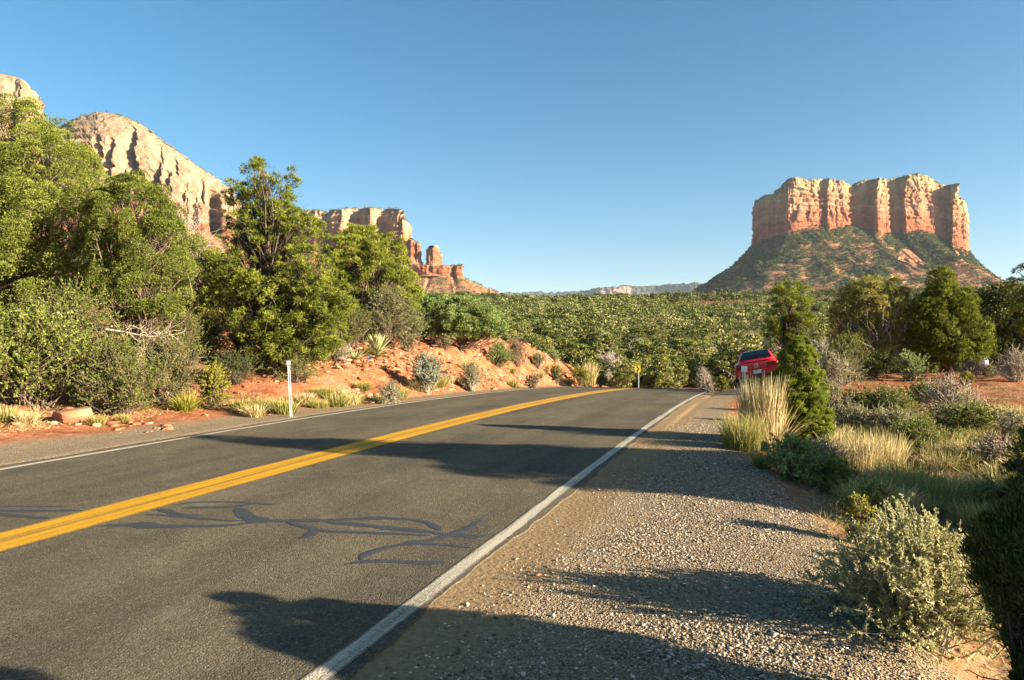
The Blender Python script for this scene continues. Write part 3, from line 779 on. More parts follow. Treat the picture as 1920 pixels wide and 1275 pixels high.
def limbs(base, targets, trunk_top, r_trunk, g, wob=0.10, frac=1.0, r_tip=0.006, trunk_path=None, dead=0):
    """a trunk, boughs and twigs that end in the clumps"""
    w = Wood()
    base = np.asarray(base, float); trunk_top = np.asarray(trunk_top, float)
    tp = curve_paths(base[None], trunk_top[None], g, 0.05, 14)
    H = np.linalg.norm(trunk_top - base)
    w.add(tubes(tp, taper(14, [r_trunk], [r_trunk * 0.18], 1, 0.8), 9))
    t_ = targets[g.random(len(targets)) < frac]
    # attach each bough lower on the trunk than its end
    hz = (t_[:, 2] - base[2]) / max(H, .1)
    at_ = np.clip(hz * 0.72 - 0.10 + 0.1 * g.normal(size=len(t_)), 0.06, 0.97) * 13
    i0 = np.floor(at_).astype(int); fr = (at_ - i0)[:, None]
    p0 = tp[0, i0] * (1 - fr) + tp[0, np.minimum(i0 + 1, 13)] * fr
    L = np.linalg.norm(t_ - p0, axis=1)
    pp = curve_paths(p0, t_, g, wob, 8, sag=0.06)
    r0 = np.clip(0.006 + 0.010 * L, 0.006, r_trunk * 0.4)
    w.add(tubes(pp, taper(8, r0, np.full(len(t_), r_tip), len(t_)), 4))
    # side twigs, some of them dead and sticking out
    m = len(t_) * 2 + dead
    k = g.integers(0, len(t_), m); j = g.integers(3, 8, m)
    q0 = pp[k, j]
    q1 = q0 + unit(g.normal(size=(m, 3)) + unit(t_ - p0)[k] * 0.9) * (0.10 + 0.22 * g.random((m, 1))) * min(1.6, max(0.6, H / 3.5))
    qq = curve_paths(q0, q1, g, 0.18, 5)
    w.add(tubes(qq, taper(5, np.full(m, r_tip * 1.2), np.full(m, r_tip * 0.4), m), 3))
    return w

def plant(name, loc, label, cat, group=None):
    return tag(empty(name, loc), label, cat, group)

def put(root, name, me): return link(name, me, root)

def lobes_px(lst, Y, loc, depth=0.85):
    """lobes given by where they stand in the photograph (px, py, rx, ry[, dy]), at distance Y, relative to loc"""
    out = []
    for l in lst:
        px, py, rx, ry = l[:4]
        dy = l[4] if len(l) > 4 else 0.0
        yy = Y + dy
        k = yy / F
        out.append(((px - 960) * k - loc[0], yy - loc[1], CAM_H + (637.5 - py) * k - loc[2], rx * k, 0.5 * (rx + ry) * k * depth, ry * k))
    return np.array(out)

def tree(name, label, cat, px, Y, lobes, mat, bark, n_clump, clump_r, per, leaf_l, leaf_w, seed, trunk_px=None, top_py=None, r_trunk=0.12,
         per_tuft=1, tuft_spread=0.5, inner=0.5, wob=0.10, frac=0.8, depth=0.85, up=0.35, dead=0, group=None, shell=0.45, dz=-0.05, r_tip=0.006, spread=0.55, flat=0.75):
    g = np.random.default_rng(seed)
    loc = at(px, Y, dz)
    root = plant(name, loc, label, cat, group)
    lb = lobes_px(lobes, Y, loc, depth)
    c, out = clump_centres(lb, n_clump, g, inner)
    cr = clump_r * (0.6 + 0.8 * g.random(len(c)))
    v, tint = crown_leaves(c, out, cr, per, leaf_l, leaf_w, g, up=up, per_tuft=per_tuft, tuft_spread=tuft_spread, shell=shell, spread=spread, flat=flat)
    low = v[:, 2].reshape(-1, 4).min(1) > 0.0
    keep = np.repeat(low, 4)
    v, tint = v[keep], tint[keep]
    put(root, 'crown', np_mesh('crown', v, quads(len(v) // 4), mat, False, {'tint': tint}))
    tz = (top_z(top_py, Y) - loc[2]) if top_py else (lb[:, 2].max())
    tx = ((trunk_px or px) - 960) / F * Y - loc[0]
    w = limbs((0, 0, -0.1), c, (tx, 0, tz), r_trunk, g, wob, frac, r_tip, dead=dead)
    put(root, 'trunk', w.mesh('trunk', bark))
    return root

def shrub_meshes(g, rx, h, n_stem, n_twig, n_leaf, leaf_l, leaf_w, mat, stem_mat, ry=None, r_stem=0.008, r_twig=0.003, elev=(0.15, 1.0), leaf_from=0.35, up=0.4, twig_len=0.35, wob=0.12,
                 leaf_spread=0.8, sides=4, dome=0.5, tint0=0.5):
    ry = ry or rx
    th = g.random(n_stem) * 2 * np.pi
    e = elev[0] + (elev[1] - elev[0]) * g.random(n_stem) ** dome
    ph = e * np.pi / 2
    rad = 0.75 + 0.3 * g.random(n_stem)
    p1 = np.stack([np.cos(th) * np.cos(ph) * rx * rad, np.sin(th) * np.cos(ph) * ry * rad, np.sin(ph) * h * rad + 0.03], -1)
    p0 = np.stack([g.normal(size=n_stem) * rx * 0.10, g.normal(size=n_stem) * ry * 0.10, np.full(n_stem, -0.05)], -1)
    sp = curve_paths(p0, p1, g, wob, 7, rise=0.10)
    w = Wood()
    w.add(tubes(sp, taper(7, np.full(n_stem, r_stem), np.full(n_stem, r_twig), n_stem), sides))
    k = g.integers(0, n_stem, n_twig); j = g.integers(2, 7, n_twig)
    q0 = sp[k, j]
    od = unit(q0 * np.array([1, 1, 0.7]) + 1e-6)
    q1 = q0 + unit(g.normal(size=(n_twig, 3)) * 0.8 + od + np.array([0, 0, up])) * (twig_len * max(rx, h) * (0.4 + 0.8 * g.random((n_twig, 1))))
    q1[:, 2] = np.maximum(q1[:, 2], 0.02)
    tp = curve_paths(q0, q1, g, wob, 5)
    w.add(tubes(tp, taper(5, np.full(n_twig, r_twig * 1.3), np.full(n_twig, r_twig * 0.5), n_twig), 3))
    fol = None
    if n_leaf:
        m = n_leaf
        k = g.integers(0, n_twig, m); t_ = (leaf_from + (1 - leaf_from) * g.random(m)) * 3.999
        i0 = np.floor(t_).astype(int); fr = (t_ - i0)[:, None]
        b = tp[k, i0] * (1 - fr) + tp[k, i0 + 1] * fr
        td = unit(q1 - q0)[k]
        d = unit(td * 0.7 + leaf_spread * g.normal(size=(m, 3)) + np.array([0, 0, 0.3]))
        v = blades(b, d, leaf_l * (0.5 + 0.9 * g.random(m)), leaf_w * (0.6 + 0.7 * g.random(m)), g, 0.5)
        tint = np.clip(tint0 + 0.2 * g.normal(size=m) + 0.25 * (g.random(n_twig)[k] - 0.5), 0, 1)
        fol = np_mesh('foliage', v, quads(m), mat, False, {'tint': np.repeat(tint, 4)})
    return fol, w.mesh('stems', stem_mat)

def shrub(name, label, px, Y, rx, h, seed, mat, stem_mat, n_stem=40, n_twig=260, n_leaf=9000, leaf_l=0.03, leaf_w=0.009, cat='shrub', group=None, dz=0.0, **kw):
    g = np.random.default_rng(seed)
    root = plant(name, at(px, Y, dz), label, cat, group)
    fol, st = shrub_meshes(g, rx, h, n_stem, n_twig, n_leaf, leaf_l, leaf_w, mat, stem_mat, **kw)
    if fol: put(root, 'foliage', fol)
    put(root, 'stems', st)
    return root

def grass_mesh(g, n, r0, h, lean, width, mat, droop=0.25, hvar=0.5, tint=(0.2, 0.9), heads=0.0):
    th = g.random(n) * 2 * np.pi
    rr_ = r0 * np.sqrt(g.random(n))
    p0 = np.stack([np.cos(th) * rr_, np.sin(th) * rr_, np.full(n, -0.03)], -1)
    th2 = th + g.normal(size=n) * 0.7
    ln = lean * np.abs(0.35 + 0.65 * g.normal(size=n) * 0.8 + rr_ / r0 * 0.4)
    hh = h * (1 - hvar * g.random(n) ** 0.8)
    K = 5
    t_ = np.linspace(0, 1, K)
    pts = p0[:, None] + np.stack([np.cos(th2)[:, None] * (ln * hh)[:, None] * t_ ** 1.5, np.sin(th2)[:, None] * (ln * hh)[:, None] * t_ ** 1.5,
                                  hh[:, None] * (t_ - droop * ln[:, None] * t_ ** 3)], -1)
    side = unit(np.stack([-np.sin(th2 + g.normal(size=n)), np.cos(th2 + g.normal(size=n)), np.zeros(n)], -1))
    w = width * (0.6 + 0.8 * g.random(n))
    prof = np.array([1, 0.95, 0.8, 0.55, 0.12])
    if heads > 0:
        hd = g.random(n) < heads
        pr = np.where(hd[:, None], np.array([0.6, 0.5, 0.5, 1.7, 0.3]), prof)
    else: pr = np.repeat(prof[None], n, 0)
    o = side[:, None] * (w[:, None] * pr)[..., None]
    v = np.stack([pts - o, pts + o], 2).reshape(n, K * 2, 3)
    f0 = np.array([[2*i, 2*i+1, 2*i+3, 2*i+2] for i in range(K - 1)])
    f = (f0[None] + (np.arange(n) * K * 2)[:, None, None]).reshape(-1, 4)
    base_t = tint[0] + (tint[1] - tint[0]) * t_
    tt = np.clip(base_t[None] + 0.22 * g.normal(size=(n, 1)), 0, 1)
    return np_mesh('grass_clump', v.reshape(-1, 3), f, mat, False, {'tint': np.repeat(tt, 2, 1).ravel()})

def grass(name, label, px, Y, n, r0, h, seed, mat, lean=0.35, width=0.004, group=None, cat='grass clump', dz=0.0, **kw):
    g = np.random.default_rng(seed)
    me = grass_mesh(g, n, r0, h, lean, width, mat, **kw)
    o = link(name, me, None, at(px, Y, dz))
    return tag(o, label, cat, group)

# ------------------------------------------------------------------ trees and shrubs left of the road
JUN = dict(mat=M['juniper'], bark=M['bark'])
tree('juniper_tree', 'huge rounded juniper, the tallest tree, with grey twisted trunk', 'tree', 30, 17.2,
     [(35,255,62,62),(70,330,105,85,-.3),(-40,360,120,110),(110,300,62,60,-.2),(95,420,95,80,-.6),(0,450,110,80,-.8),(40,540,110,70,-.9),(130,500,50,60,-.9),(-60,540,90,70,-.5),(150,400,45,60,-.4),(10,215,30,28),(-20,620,60,40,-1),(110,590,50,35,-1.2)],
     n_clump=820, clump_r=0.25, per=430, leaf_l=0.044, leaf_w=0.0085, shell=0.78, flat=0.9, seed=11, r_trunk=0.30, inner=0.62, trunk_px=40, top_py=230, frac=0.5, dead=500, up=0.5, r_tip=0.007, **JUN)
tree('juniper_tree', 'round dome-topped juniper with bare grey twigs showing low down, beside the huge one', 'tree', 262, 15.9,
     [(248,420,85,78),(285,470,70,75),(215,440,55,70),(300,535,52,62,-.2),(245,540,70,55,-.3),(210,520,50,60),(255,372,50,36),(325,510,30,45)],
     n_clump=470, clump_r=0.185, per=430, leaf_l=0.040, leaf_w=0.0078, shell=0.78, flat=0.9, seed=12, r_trunk=0.16, inner=0.66, top_py=380, frac=0.9, dead=500, up=0.5, **JUN)
tree('pinyon_pine', 'low bushy pinyon between the dome-topped juniper and the tall pine', 'tree', 402, 22.0,
     [(395,520,62,52),(362,478,38,36),(440,560,55,50),(380,585,50,38),(420,480,40,36),(345,545,28,40)],
     M['pinyon'], M['bark'], 420, 0.17, 30, 0.080, 0.0068, 13, r_trunk=0.10, per_tuft=5, inner=0.45, top_py=480, frac=0.9, dead=200)
shrub('dead_bush', 'bare grey leafless bush above the low bushy pinyon', 345, 24.0, 1.1, 3.2, 14, M['twig'], M['wood'], n_stem=50, n_twig=500, n_leaf=0, elev=(0.4, 1.0), r_stem=0.022, r_twig=0.010, cat='dead bush', dz=0.6)
tree('pinyon_pine', 'tall spreading pinyon pine with forked bushy top standing left of the yucca', 'tree', 500, 18.4,
     [(487,330,30,32),(541,345,18,30),(445,362,24,22),(470,372,40,26),(515,378,38,26),(465,405,44,26),(525,402,36,26),(490,440,62,30),(440,440,28,20),(560,440,55,38),(470,500,70,38),(575,500,62,42,-.3),(520,540,85,36,-.4),(440,560,50,30),
      (600,560,68,42,-.4),(560,600,85,36,-.6),(480,610,60,32,-.5),(610,625,48,32,-.5),(520,655,60,24,-.7),(640,585,28,30,-.4),(585,655,50,22,-.6),(410,520,30,24)],
     M['pinyon'], M['bark_dark'], 1000, 0.135, 28, 0.080, 0.0064, 15, r_trunk=0.095, per_tuft=6, tuft_spread=0.6, inner=0.12, top_py=322, frac=0.7, dead=700, wob=0.07, depth=0.95, shell=0.2, up=0.6)
tree('juniper_tree', 'olive juniper with feathery pointed top behind the tall pinyon', 'tree', 708, 25.0,
     [(700,514,70,62),(740,544,46,48),(655,484,40,50),(690,459,30,30),(660,446,14,26),(735,484,28,40),(765,559,24,30),(645,554,40,40),(700,569,60,30),(690,439,10,18)],
     M['pinyon'], M['bark'], 800, 0.19, 190, 0.085, 0.0088, 16, r_trunk=0.14, inner=0.5, top_py=440, frac=0.8, dead=300, up=1.0)
shrub('olive_bush', 'dull olive twiggy bush right behind the yucca', 728, 23.8, 1.15, 1.70, 17, M['sage'], M['twig_wood'] if 'twig_wood' in M else M['bark'], n_stem=90, n_twig=1100, n_leaf=40000, leaf_l=0.048, leaf_w=0.0115, elev=(0.1, 1.0), tint0=0.38)
tree('scrub_oak', 'broad rounded grey-green shrub crowning the red bank', 'shrub', 865, 26.5,
     [(860,592,55,34),(820,585,40,32),(905,602,40,30),(880,577,40,24),(930,612,22,20),(800,574,22,20),(850,614,60,20),(900,618,44,16)],
     M['oak'], M['bark'], 520, 0.17, 200, 0.06, 0.014, 18, r_trunk=0.09, inner=0.5, top_py=580, frac=0.8, depth=1.0, dead=60)
tree('scrub_oak', 'smaller grey-green shrub half hidden behind the broad shrub on the bank', 'shrub', 795, 27.0, [(785,575,34,28),(765,585,26,26),(810,590,26,26)],
     M['oak'], M['bark'], 110, 0.25, 130, 0.065, 0.02, 19, r_trunk=0.06, inner=0.45, top_py=565, frac=0.8)
shrub('twiggy_bush', 'brownish twiggy bush at the far end of the bank top', 968, 30.5, 0.62, 1.0, 20, M['twig'], M['bark'], n_stem=60, n_twig=500, n_leaf=3500, leaf_l=0.04, leaf_w=0.01, r_twig=0.006)
for i, (px, Y, r, h, mt, lb) in enumerate([
    (1008, 33, .5, .55, 'sage', 'pale sage bush on the bank crest right of the brownish twiggy bush'),
    (762, 23.5, .5, .5, 'sage', 'pale low sage bush on the bank top below the broad shrub'),
    (835, 25.5, .4, .4, 'sage', 'little sage bush at the foot of the broad grey-green shrub'),
    (1040, 38.3, .6, .5, 'oak', 'low green bush where the bank crest begins to drop'),
    (1043, 38, .42, .75, 'leafy', 'small green bush growing out of the red bank face'),
    (996, 27.5, .35, .4, 'twig', 'dry brown bush on the slope of the red bank')]):
    if i == 4: Y = 33.5
    shrub('sage_bush' if mt == 'sage' else 'low_bush', lb, px, Y, r, h, 30 + i, M[mt], M['bark'], n_stem=40, n_twig=260, n_leaf=4200, leaf_l=0.04, leaf_w=0.012, r_twig=0.005)
shrub('leafy_bush', 'broad glossy green leafy bush at the left under the huge juniper', 55, 12.6, 1.45, 1.45, 40, M['leafy'], M['bark'], n_stem=110, n_twig=1700, n_leaf=44000, leaf_l=0.042, leaf_w=0.016, ry=1.0, elev=(0.1, 1.0), r_stem=0.012, r_twig=0.005)
shrub('leafy_bush', 'tall tangled leafy bush between the glossy bush and the dome-topped juniper', 130, 13.9, 1.0, 1.75, 41, M['leafy'], M['bark'], n_stem=80, n_twig=1000, n_leaf=24000, leaf_l=0.036, leaf_w=0.013, elev=(0.3, 1.0), r_stem=0.012, r_twig=0.005)
shrub('olive_bush', 'fine-leaved olive bush under the dome-topped juniper', 225, 12.9, 0.85, 1.1, 42, M['leafy'], M['bark'], n_stem=80, n_twig=1200, n_leaf=36000, leaf_l=0.026, leaf_w=0.009, r_twig=0.004, tint0=0.42)
shrub('twiggy_bush', 'grey tangle of dry twigs right of the fine-leaved olive bush', 318, 14.0, 0.7, 1.15, 43, M['leafy'], M['bark'], n_stem=60, n_twig=900, n_leaf=11000, leaf_l=0.026, leaf_w=0.009, r_stem=0.011, r_twig=0.005)
shrub('round_bush', 'small round yellow-green bush left of the white roadside post', 398, 14.3, 0.38, 0.72, 44, M['yellow'], M['bark'], n_stem=50, n_twig=420, n_leaf=9500, leaf_l=0.035, leaf_w=0.011, elev=(0.2, 1.0))
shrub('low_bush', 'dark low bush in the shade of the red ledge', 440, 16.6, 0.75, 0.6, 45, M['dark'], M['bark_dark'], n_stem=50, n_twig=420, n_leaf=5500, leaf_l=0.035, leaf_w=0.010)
shrub('low_bush', 'low olive bush beneath the boughs of the tall pinyon', 560, 17.6, 0.9, 0.55, 46, M['juniper'], M['bark'], n_stem=50, n_twig=420, n_leaf=5500, leaf_l=0.04, leaf_w=0.009)
shrub('twiggy_bush', 'dry twig heap between the tall pinyon and the yucca', 640, 20.6, 0.6, 0.45, 47, M['twig'], M['wood'], n_stem=70, n_twig=500, n_leaf=1500, leaf_l=0.04, leaf_w=0.006, r_stem=0.006, r_twig=0.003)
grass('long_grass', 'bright green arching grass clump beside the small round bush', 348, 13.6, 240, 0.14, 0.55, 48, M['yellow'], lean=0.9, width=0.008, droop=0.5)
shrub('blue_green_bush', 'blue-green open bush at the foot of the red bank beside the road', 798, 20.4, 0.62, 0.95, 49, M['blue'], M['wood'], n_stem=44, n_twig=420, n_leaf=8200, leaf_l=0.05, leaf_w=0.013, elev=(0.15, 1.0), r_twig=0.005)
shrub('pale_bush', 'pale straw-green rounded bush right of the blue-green bush', 885, 23.0, 0.42, 0.78, 50, M['sage'], M['wood'], n_stem=60, n_twig=420, n_leaf=7000, leaf_l=0.05, leaf_w=0.007, up=1.0, tint0=0.6)
shrub('round_bush', 'bright yellow bush near the end of the red bank', 1088, 36.5, 0.75, 0.72, 51, M['yellow'], M['bark'], n_stem=60, n_twig=420, n_leaf=9000, leaf_l=0.06, leaf_w=0.013, up=0.8, dz=0.1)
grass('dry_grass_clump', 'straw-coloured grass tuft behind the bright yellow bush', 1104, 38.5, 320, 0.35, 1.5, 52, M['straw'], lean=0.35, width=0.012, tint=(0.5, 1.0), dz=0.1)
shrub('low_bush', 'dark little bush at the very end of the bank', 1125, 39.5, 0.5, 0.6, 53, M['leafy'], M['bark'], n_stem=40, n_twig=300, n_leaf=3500, leaf_l=0.06, leaf_w=0.015, r_twig=0.006)
shrub('pale_bush', 'pale dry bush right behind the white roadside post', 718, 17.9, 0.42, 0.42, 54, M['sage'], M['wood'], n_stem=50, n_twig=360, n_leaf=5200, leaf_l=0.04, leaf_w=0.007, tint0=0.6)
bpy.data.objects['pale_bush.001'].location = at(733, 16.9)
bpy.data.objects['pale_bush.001']['label'] = 'pale rounded bush at the road edge left of the blue-green bush'

for i, (px, Y, r, h, mt, lab) in enumerate([
    (655, 22.3, 0.95, 1.25, 'leafy', 'green bush filling the gap between the tall pinyon and the feathery juniper'),
    (765, 25.3, 0.85, 1.15, 'oak', 'grey-green bush under the right side of the feathery juniper'),
    (608, 20.2, 0.80, 0.85, 'sage', 'pale bush under the right boughs of the tall pinyon'),
    (700, 24.6, 0.70, 0.90, 'oak', 'grey-green bush under the trunk of the feathery juniper'),
    (385, 18.6, 0.90, 0.85, 'leafy', 'green bush in front of the low bushy pinyon'),
    (330, 17.2, 0.80, 1.25, 'leafy', 'tall green bush at the right foot of the dome-topped juniper'),
    (455, 19.6, 0.80, 0.70, 'sage', 'pale bush left of the trunk of the tall pinyon'),
    (545, 18.9, 0.80, 0.60, 'leafy', 'green low bush right of the trunk of the tall pinyon'),
    (935, 28.5, 0.70, 0.85, 'oak', 'rounded green bush at the right end of the broad shrub on the bank'),
    (830, 28.5, 0.90, 1.10, 'oak', 'green bush between the two grey-green shrubs on the bank top')]):
    shrub('understory_bush', lab, px, Y, r, h, 650 + i, M[mt], M['bark'], n_stem=60, n_twig=700, n_leaf=16000, leaf_l=0.038, leaf_w=0.010, r_twig=0.005, elev=(0.05, 1.0), tint0=0.42)
# yucca
g = np.random.default_rng(60)
yl = at(706, 21.8)
yr = tag(empty('yucca', yl), 'spiky pale yucca on the lip of the red bank', 'yucca')
def yucca_blades(n, lo, hi, L, W, seed):
    g = np.random.default_rng(seed)
    th = g.random(n) * 2 * np.pi; ph = lo + (hi - lo) * g.random(n)
    d = np.stack([np.cos(th) * np.cos(ph), np.sin(th) * np.cos(ph), np.sin(ph)], -1)
    side = unit(np.cross(d, np.array([0, 0, 1.0]))); nrm = np.cross(side, d)
    LL = L * (0.75 + 0.35 * g.random(n)); WW = W * (0.8 + 0.4 * g.random(n))
    b = d * 0.06 + np.array([0, 0, 0.05])
    rows = []
    for t_, w_ in ((0, .7), (.3, 1), (.7, .8), (1, .05)):
        c = b + d * (LL * t_)[:, None] + np.array([0, 0, -0.06]) * (t_ ** 2 * np.cos(ph))[:, None]
        rows += [c - side * (WW * w_)[:, None] + nrm * (WW * w_ * .35)[:, None], c - nrm * (WW * w_ * .15)[:, None], c + side * (WW * w_)[:, None] + nrm * (WW * w_ * .35)[:, None]]
    v = np.stack(rows, 1)
    f0 = np.array([[3*i+j, 3*i+j+1, 3*i+j+4, 3*i+j+3] for i in range(3) for j in range(2)])
    f = (f0[None] + (np.arange(n) * 12)[:, None, None]).reshape(-1, 4)
    tint = np.repeat(np.clip(0.65 + 0.2 * g.normal(size=n), 0, 1), 12)
    return v.reshape(-1, 3), f, tint
v, f, ti = yucca_blades(130, 0.25, 1.5, 0.74, 0.020, 61)
put(yr, 'blades', np_mesh('blades', v, f, M['yucca'], False, {'tint': ti}))
v, f, ti = yucca_blades(50, -0.05, 0.25, 0.55, 0.017, 62)
put(yr, 'dead_blades', np_mesh('dead_blades', v, f, M['straw'], False, {'tint': ti}))
y2 = tag(empty('yucca', at(668, 21.0)), 'small sprawling yucca left of the spiky pale one', 'yucca')
v, f, ti = yucca_blades(50, 0.0, 0.9, 0.55, 0.015, 63)
put(y2, 'blades', np_mesh('blades', v, f, M['yucca'], False, {'tint': ti}))

# fallen grey branch under the dome-topped juniper
g = np.random.default_rng(64)
b0 = np.array(at(205, 14.4, 1.05)); pth = np.array([at(p, 14.3) for p in (200, 235, 265, 290, 318)])
pth[:, 2] = [top_z(q, 14.3) for q in (618, 623, 630, 632, 628)]
br = tag(empty('dead_branch', tuple(pth[0])), 'bare bleached branch reaching out under the dome-topped juniper', 'branch')
w = Wood()
s5 = np.linspace(0, 1, 14); pp = np.stack([np.interp(s5, np.linspace(0, 1, 5), pth[:, k]) for k in range(3)], -1) - pth[0]
w.add(tubes(pp[None], taper(14, [0.03], [0.012], 1), 6))
k = g.integers(3, 14, 26); q0 = pp[k]; q1 = q0 + unit(g.normal(size=(26, 3)) + np.array([0.8, 0, 0.1])) * (0.15 + 0.3 * g.random((26, 1)))
w.add(tubes(curve_paths(q0, q1, g, 0.2, 6), taper(6, np.full(26, 0.010), np.full(26, 0.004), 26), 4))
put(br, 'limb', w.mesh('limb', M['wood']))

# grass tufts along the white edge line at the foot of the bank
protos = [grass_mesh(np.random.default_rng(70 + i), 320, 0.16, 0.36, 0.6, 0.006, M['grass' if i != 1 else 'straw']) for i in range(4)]
gl = 'rough grass tuft in the ragged row between red bank and edge line'
g = np.random.default_rng(77)
tufts = [(468,14.0),(486,13.4),(505,13.5),(525,13.7),(556,14.0),(575,14.1),(592,14.3),(610,15.2),(628,15.3),(648,15.4),(664,15.7),(690,16.6),(705,16.2),(716,16.6),(752,17.2),(768,17.9),(786,18.3),(815,20.2),(838,20.6),(858,20.8),
         (872,21.5),(895,22.2),(912,23.0),(930,23.8),(945,24.6),(962,25.6),(980,27.2),(1000,28.7),(1015,30.2),(1030,31.5),(1052,34.0),(1070,35.4)]
for i, (px, Y) in enumerate(tufts):
    u, v = uv_of((px - 960) / F * Y, Y)
    v = -9.15 - 0.5 * g.random() if i % 3 else -9.6 - 0.5 * g.random()
    x, y = xy_of(u, v)
    o = link('grass_tuft', protos[i % 4], None, (x, y, float(height(x, y))), g.random() * 6)
    s_ = 0.6 + 0.7 * g.random(); o.scale = (s_ * 1.2, s_ * 1.2, s_)
    tag(o, gl, 'grass tuft', 'grass tufts along the foot of the bank')
for i, (px, Y, sc, lb) in enumerate([(10, 11.3, .9, 'yellowish grass tuft at the far left of the bank, nearest the glossy leafy bush'), (50, 11.2, .8, 'yellowish grass tuft just left of the flat red boulder'), (182, 11.6, .7, 'green grass tuft against the right end of the flat red boulder'),
     (230, 12.1, .55, 'tiny grass tuft on the bare dirt right of the flat red boulder'), (600, 16.9, .8, 'grass tuft below the boughs of the tall pinyon'), (660, 16.4, .9, 'feathery grass tuft on the slope below the yucca'), (540, 15.0, .6, 'grass tuft on the red dirt just above the white post base')]):
    o = link('grass_tuft', protos[i % 4], None, at(px, Y), i * 1.3)
    o.scale = (sc, sc, sc); tag(o, lb, 'grass tuft')
# ------------------------------------------------------------------ trees, shrubs and grass right of the road
grass('dry_grass_clump', 'tall straw-coloured grass clump around the white marker post', 1430, 10.35, 1500, 0.30, 1.22, 100, M['straw'], lean=0.16, width=0.0036, tint=(0.5, 1.0), heads=0.5, hvar=0.6)
grass('dry_grass_clump', 'shorter greenish grass clump at the gravel edge in front of the tall straw clump', 1392, 9.75, 1200, 0.24, 0.62, 101, M['grass'], lean=0.4, width=0.0035, tint=(0.2, 0.8))
grass('dry_grass_clump', 'leaning spray of straw stalks between the tall clump and the bright juniper', 1452, 9.9, 130, 0.12, 0.95, 102, M['straw'], lean=0.75, width=0.006, tint=(0.6, 1.0))
g = np.random.default_rng(103)
loc = at(1506, 10.4, -0.03)
jr = plant('young_juniper', loc, 'bright green cone-shaped young juniper beside the straw grass', 'tree')
lb = lobes_px([(1498,692,40,42),(1502,662,20,26),(1496,745,52,50),(1508,805,52,50),(1490,808,44,46),(1532,780,24,42),(1468,735,24,44)], 10.4, loc, 0.9)
c, out = clump_centres(lb, 1000, g, 0.5)
cv, ct = crown_leaves(c, out, 0.055, 230, 0.032, 0.0042, g, up=1.1, spread=0.4)
put(jr, 'crown', np_mesh('crown', cv, quads(len(cv) // 4), M['young'], False, {'tint': ct}))
put(jr, 'trunk', limbs((0, 0, -0.1), c, (0, 0, 1.5), 0.04, g, 0.06, 0.6, 0.004).mesh('trunk', M['bark']))

tree('pinyon_pine', 'slender open pinyon rising behind the red car', 'tree', 1478, 36.0,
     [(1478,560,26,34),(1500,600,26,30),(1455,595,20,22),(1470,540,14,16),(1505,555,18,20),(1478,632,24,22),(1448,622,14,16)],
     M['pinyon'], M['bark_dark'], 170, 0.19, 26, 0.13, 0.011, 104, r_trunk=0.12, per_tuft=5, inner=0.3, top_py=535, frac=1.0, shell=0.3)
tree('juniper_tree', 'pale yellowish juniper full of dry twigs, left of the tall dark pinyon', 'tree', 1640, 30.0,
     [(1640,580,55,50),(1600,590,36,46),(1680,600,34,50),(1625,545,36,24),(1665,550,32,26),(1600,640,38,36),(1650,645,50,36),(1695,640,22,30)],
     M['juniper_pale'], M['wood'], 700, 0.24, 120, 0.10, 0.015, 105, r_trunk=0.14, inner=0.45, top_py=550, frac=1.0, dead=500, r_tip=0.011)
tree('pinyon_pine', 'tall pointed dark pinyon in the row right of the road', 'tree', 1775, 29.0,
     [(1765,525,18,20),(1770,555,34,28),(1745,580,34,30),(1795,575,34,32),(1765,610,48,30),(1815,620,36,36),(1740,630,30,30),(1780,655,56,32),(1830,645,26,32),(1735,670,26,22)],
     M['pinyon'], M['bark_dark'], 800, 0.21, 32, 0.105, 0.0125, 106, r_trunk=0.15, per_tuft=5, inner=0.4, top_py=515, frac=0.9)
tree('oak_tree', 'dark spreading tree behind the white heap at the right', 'tree', 1885, 34.0,
     [(1880,575,42,34),(1920,590,44,44),(1850,600,30,36),(1900,640,52,40),(1860,650,36,32),(1945,650,36,40),(1990,600,50,60)],
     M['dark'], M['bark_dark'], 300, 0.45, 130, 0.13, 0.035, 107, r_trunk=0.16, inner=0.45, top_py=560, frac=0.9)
tree('pinyon_pine', 'open-branched pinyon cut by the right edge of the picture', 'tree', 1965, 25.0,
     [(1925,505,16,18),(1905,535,14,14),(1950,540,34,30),(1930,570,26,18),(1985,500,40,44),(2000,580,50,50),(1940,610,30,22)],
     M['pinyon'], M['bark_dark'], 330, 0.17, 28, 0.10, 0.010, 108, r_trunk=0.12, per_tuft=5, inner=0.3, top_py=490, frac=1.0, shell=0.3)
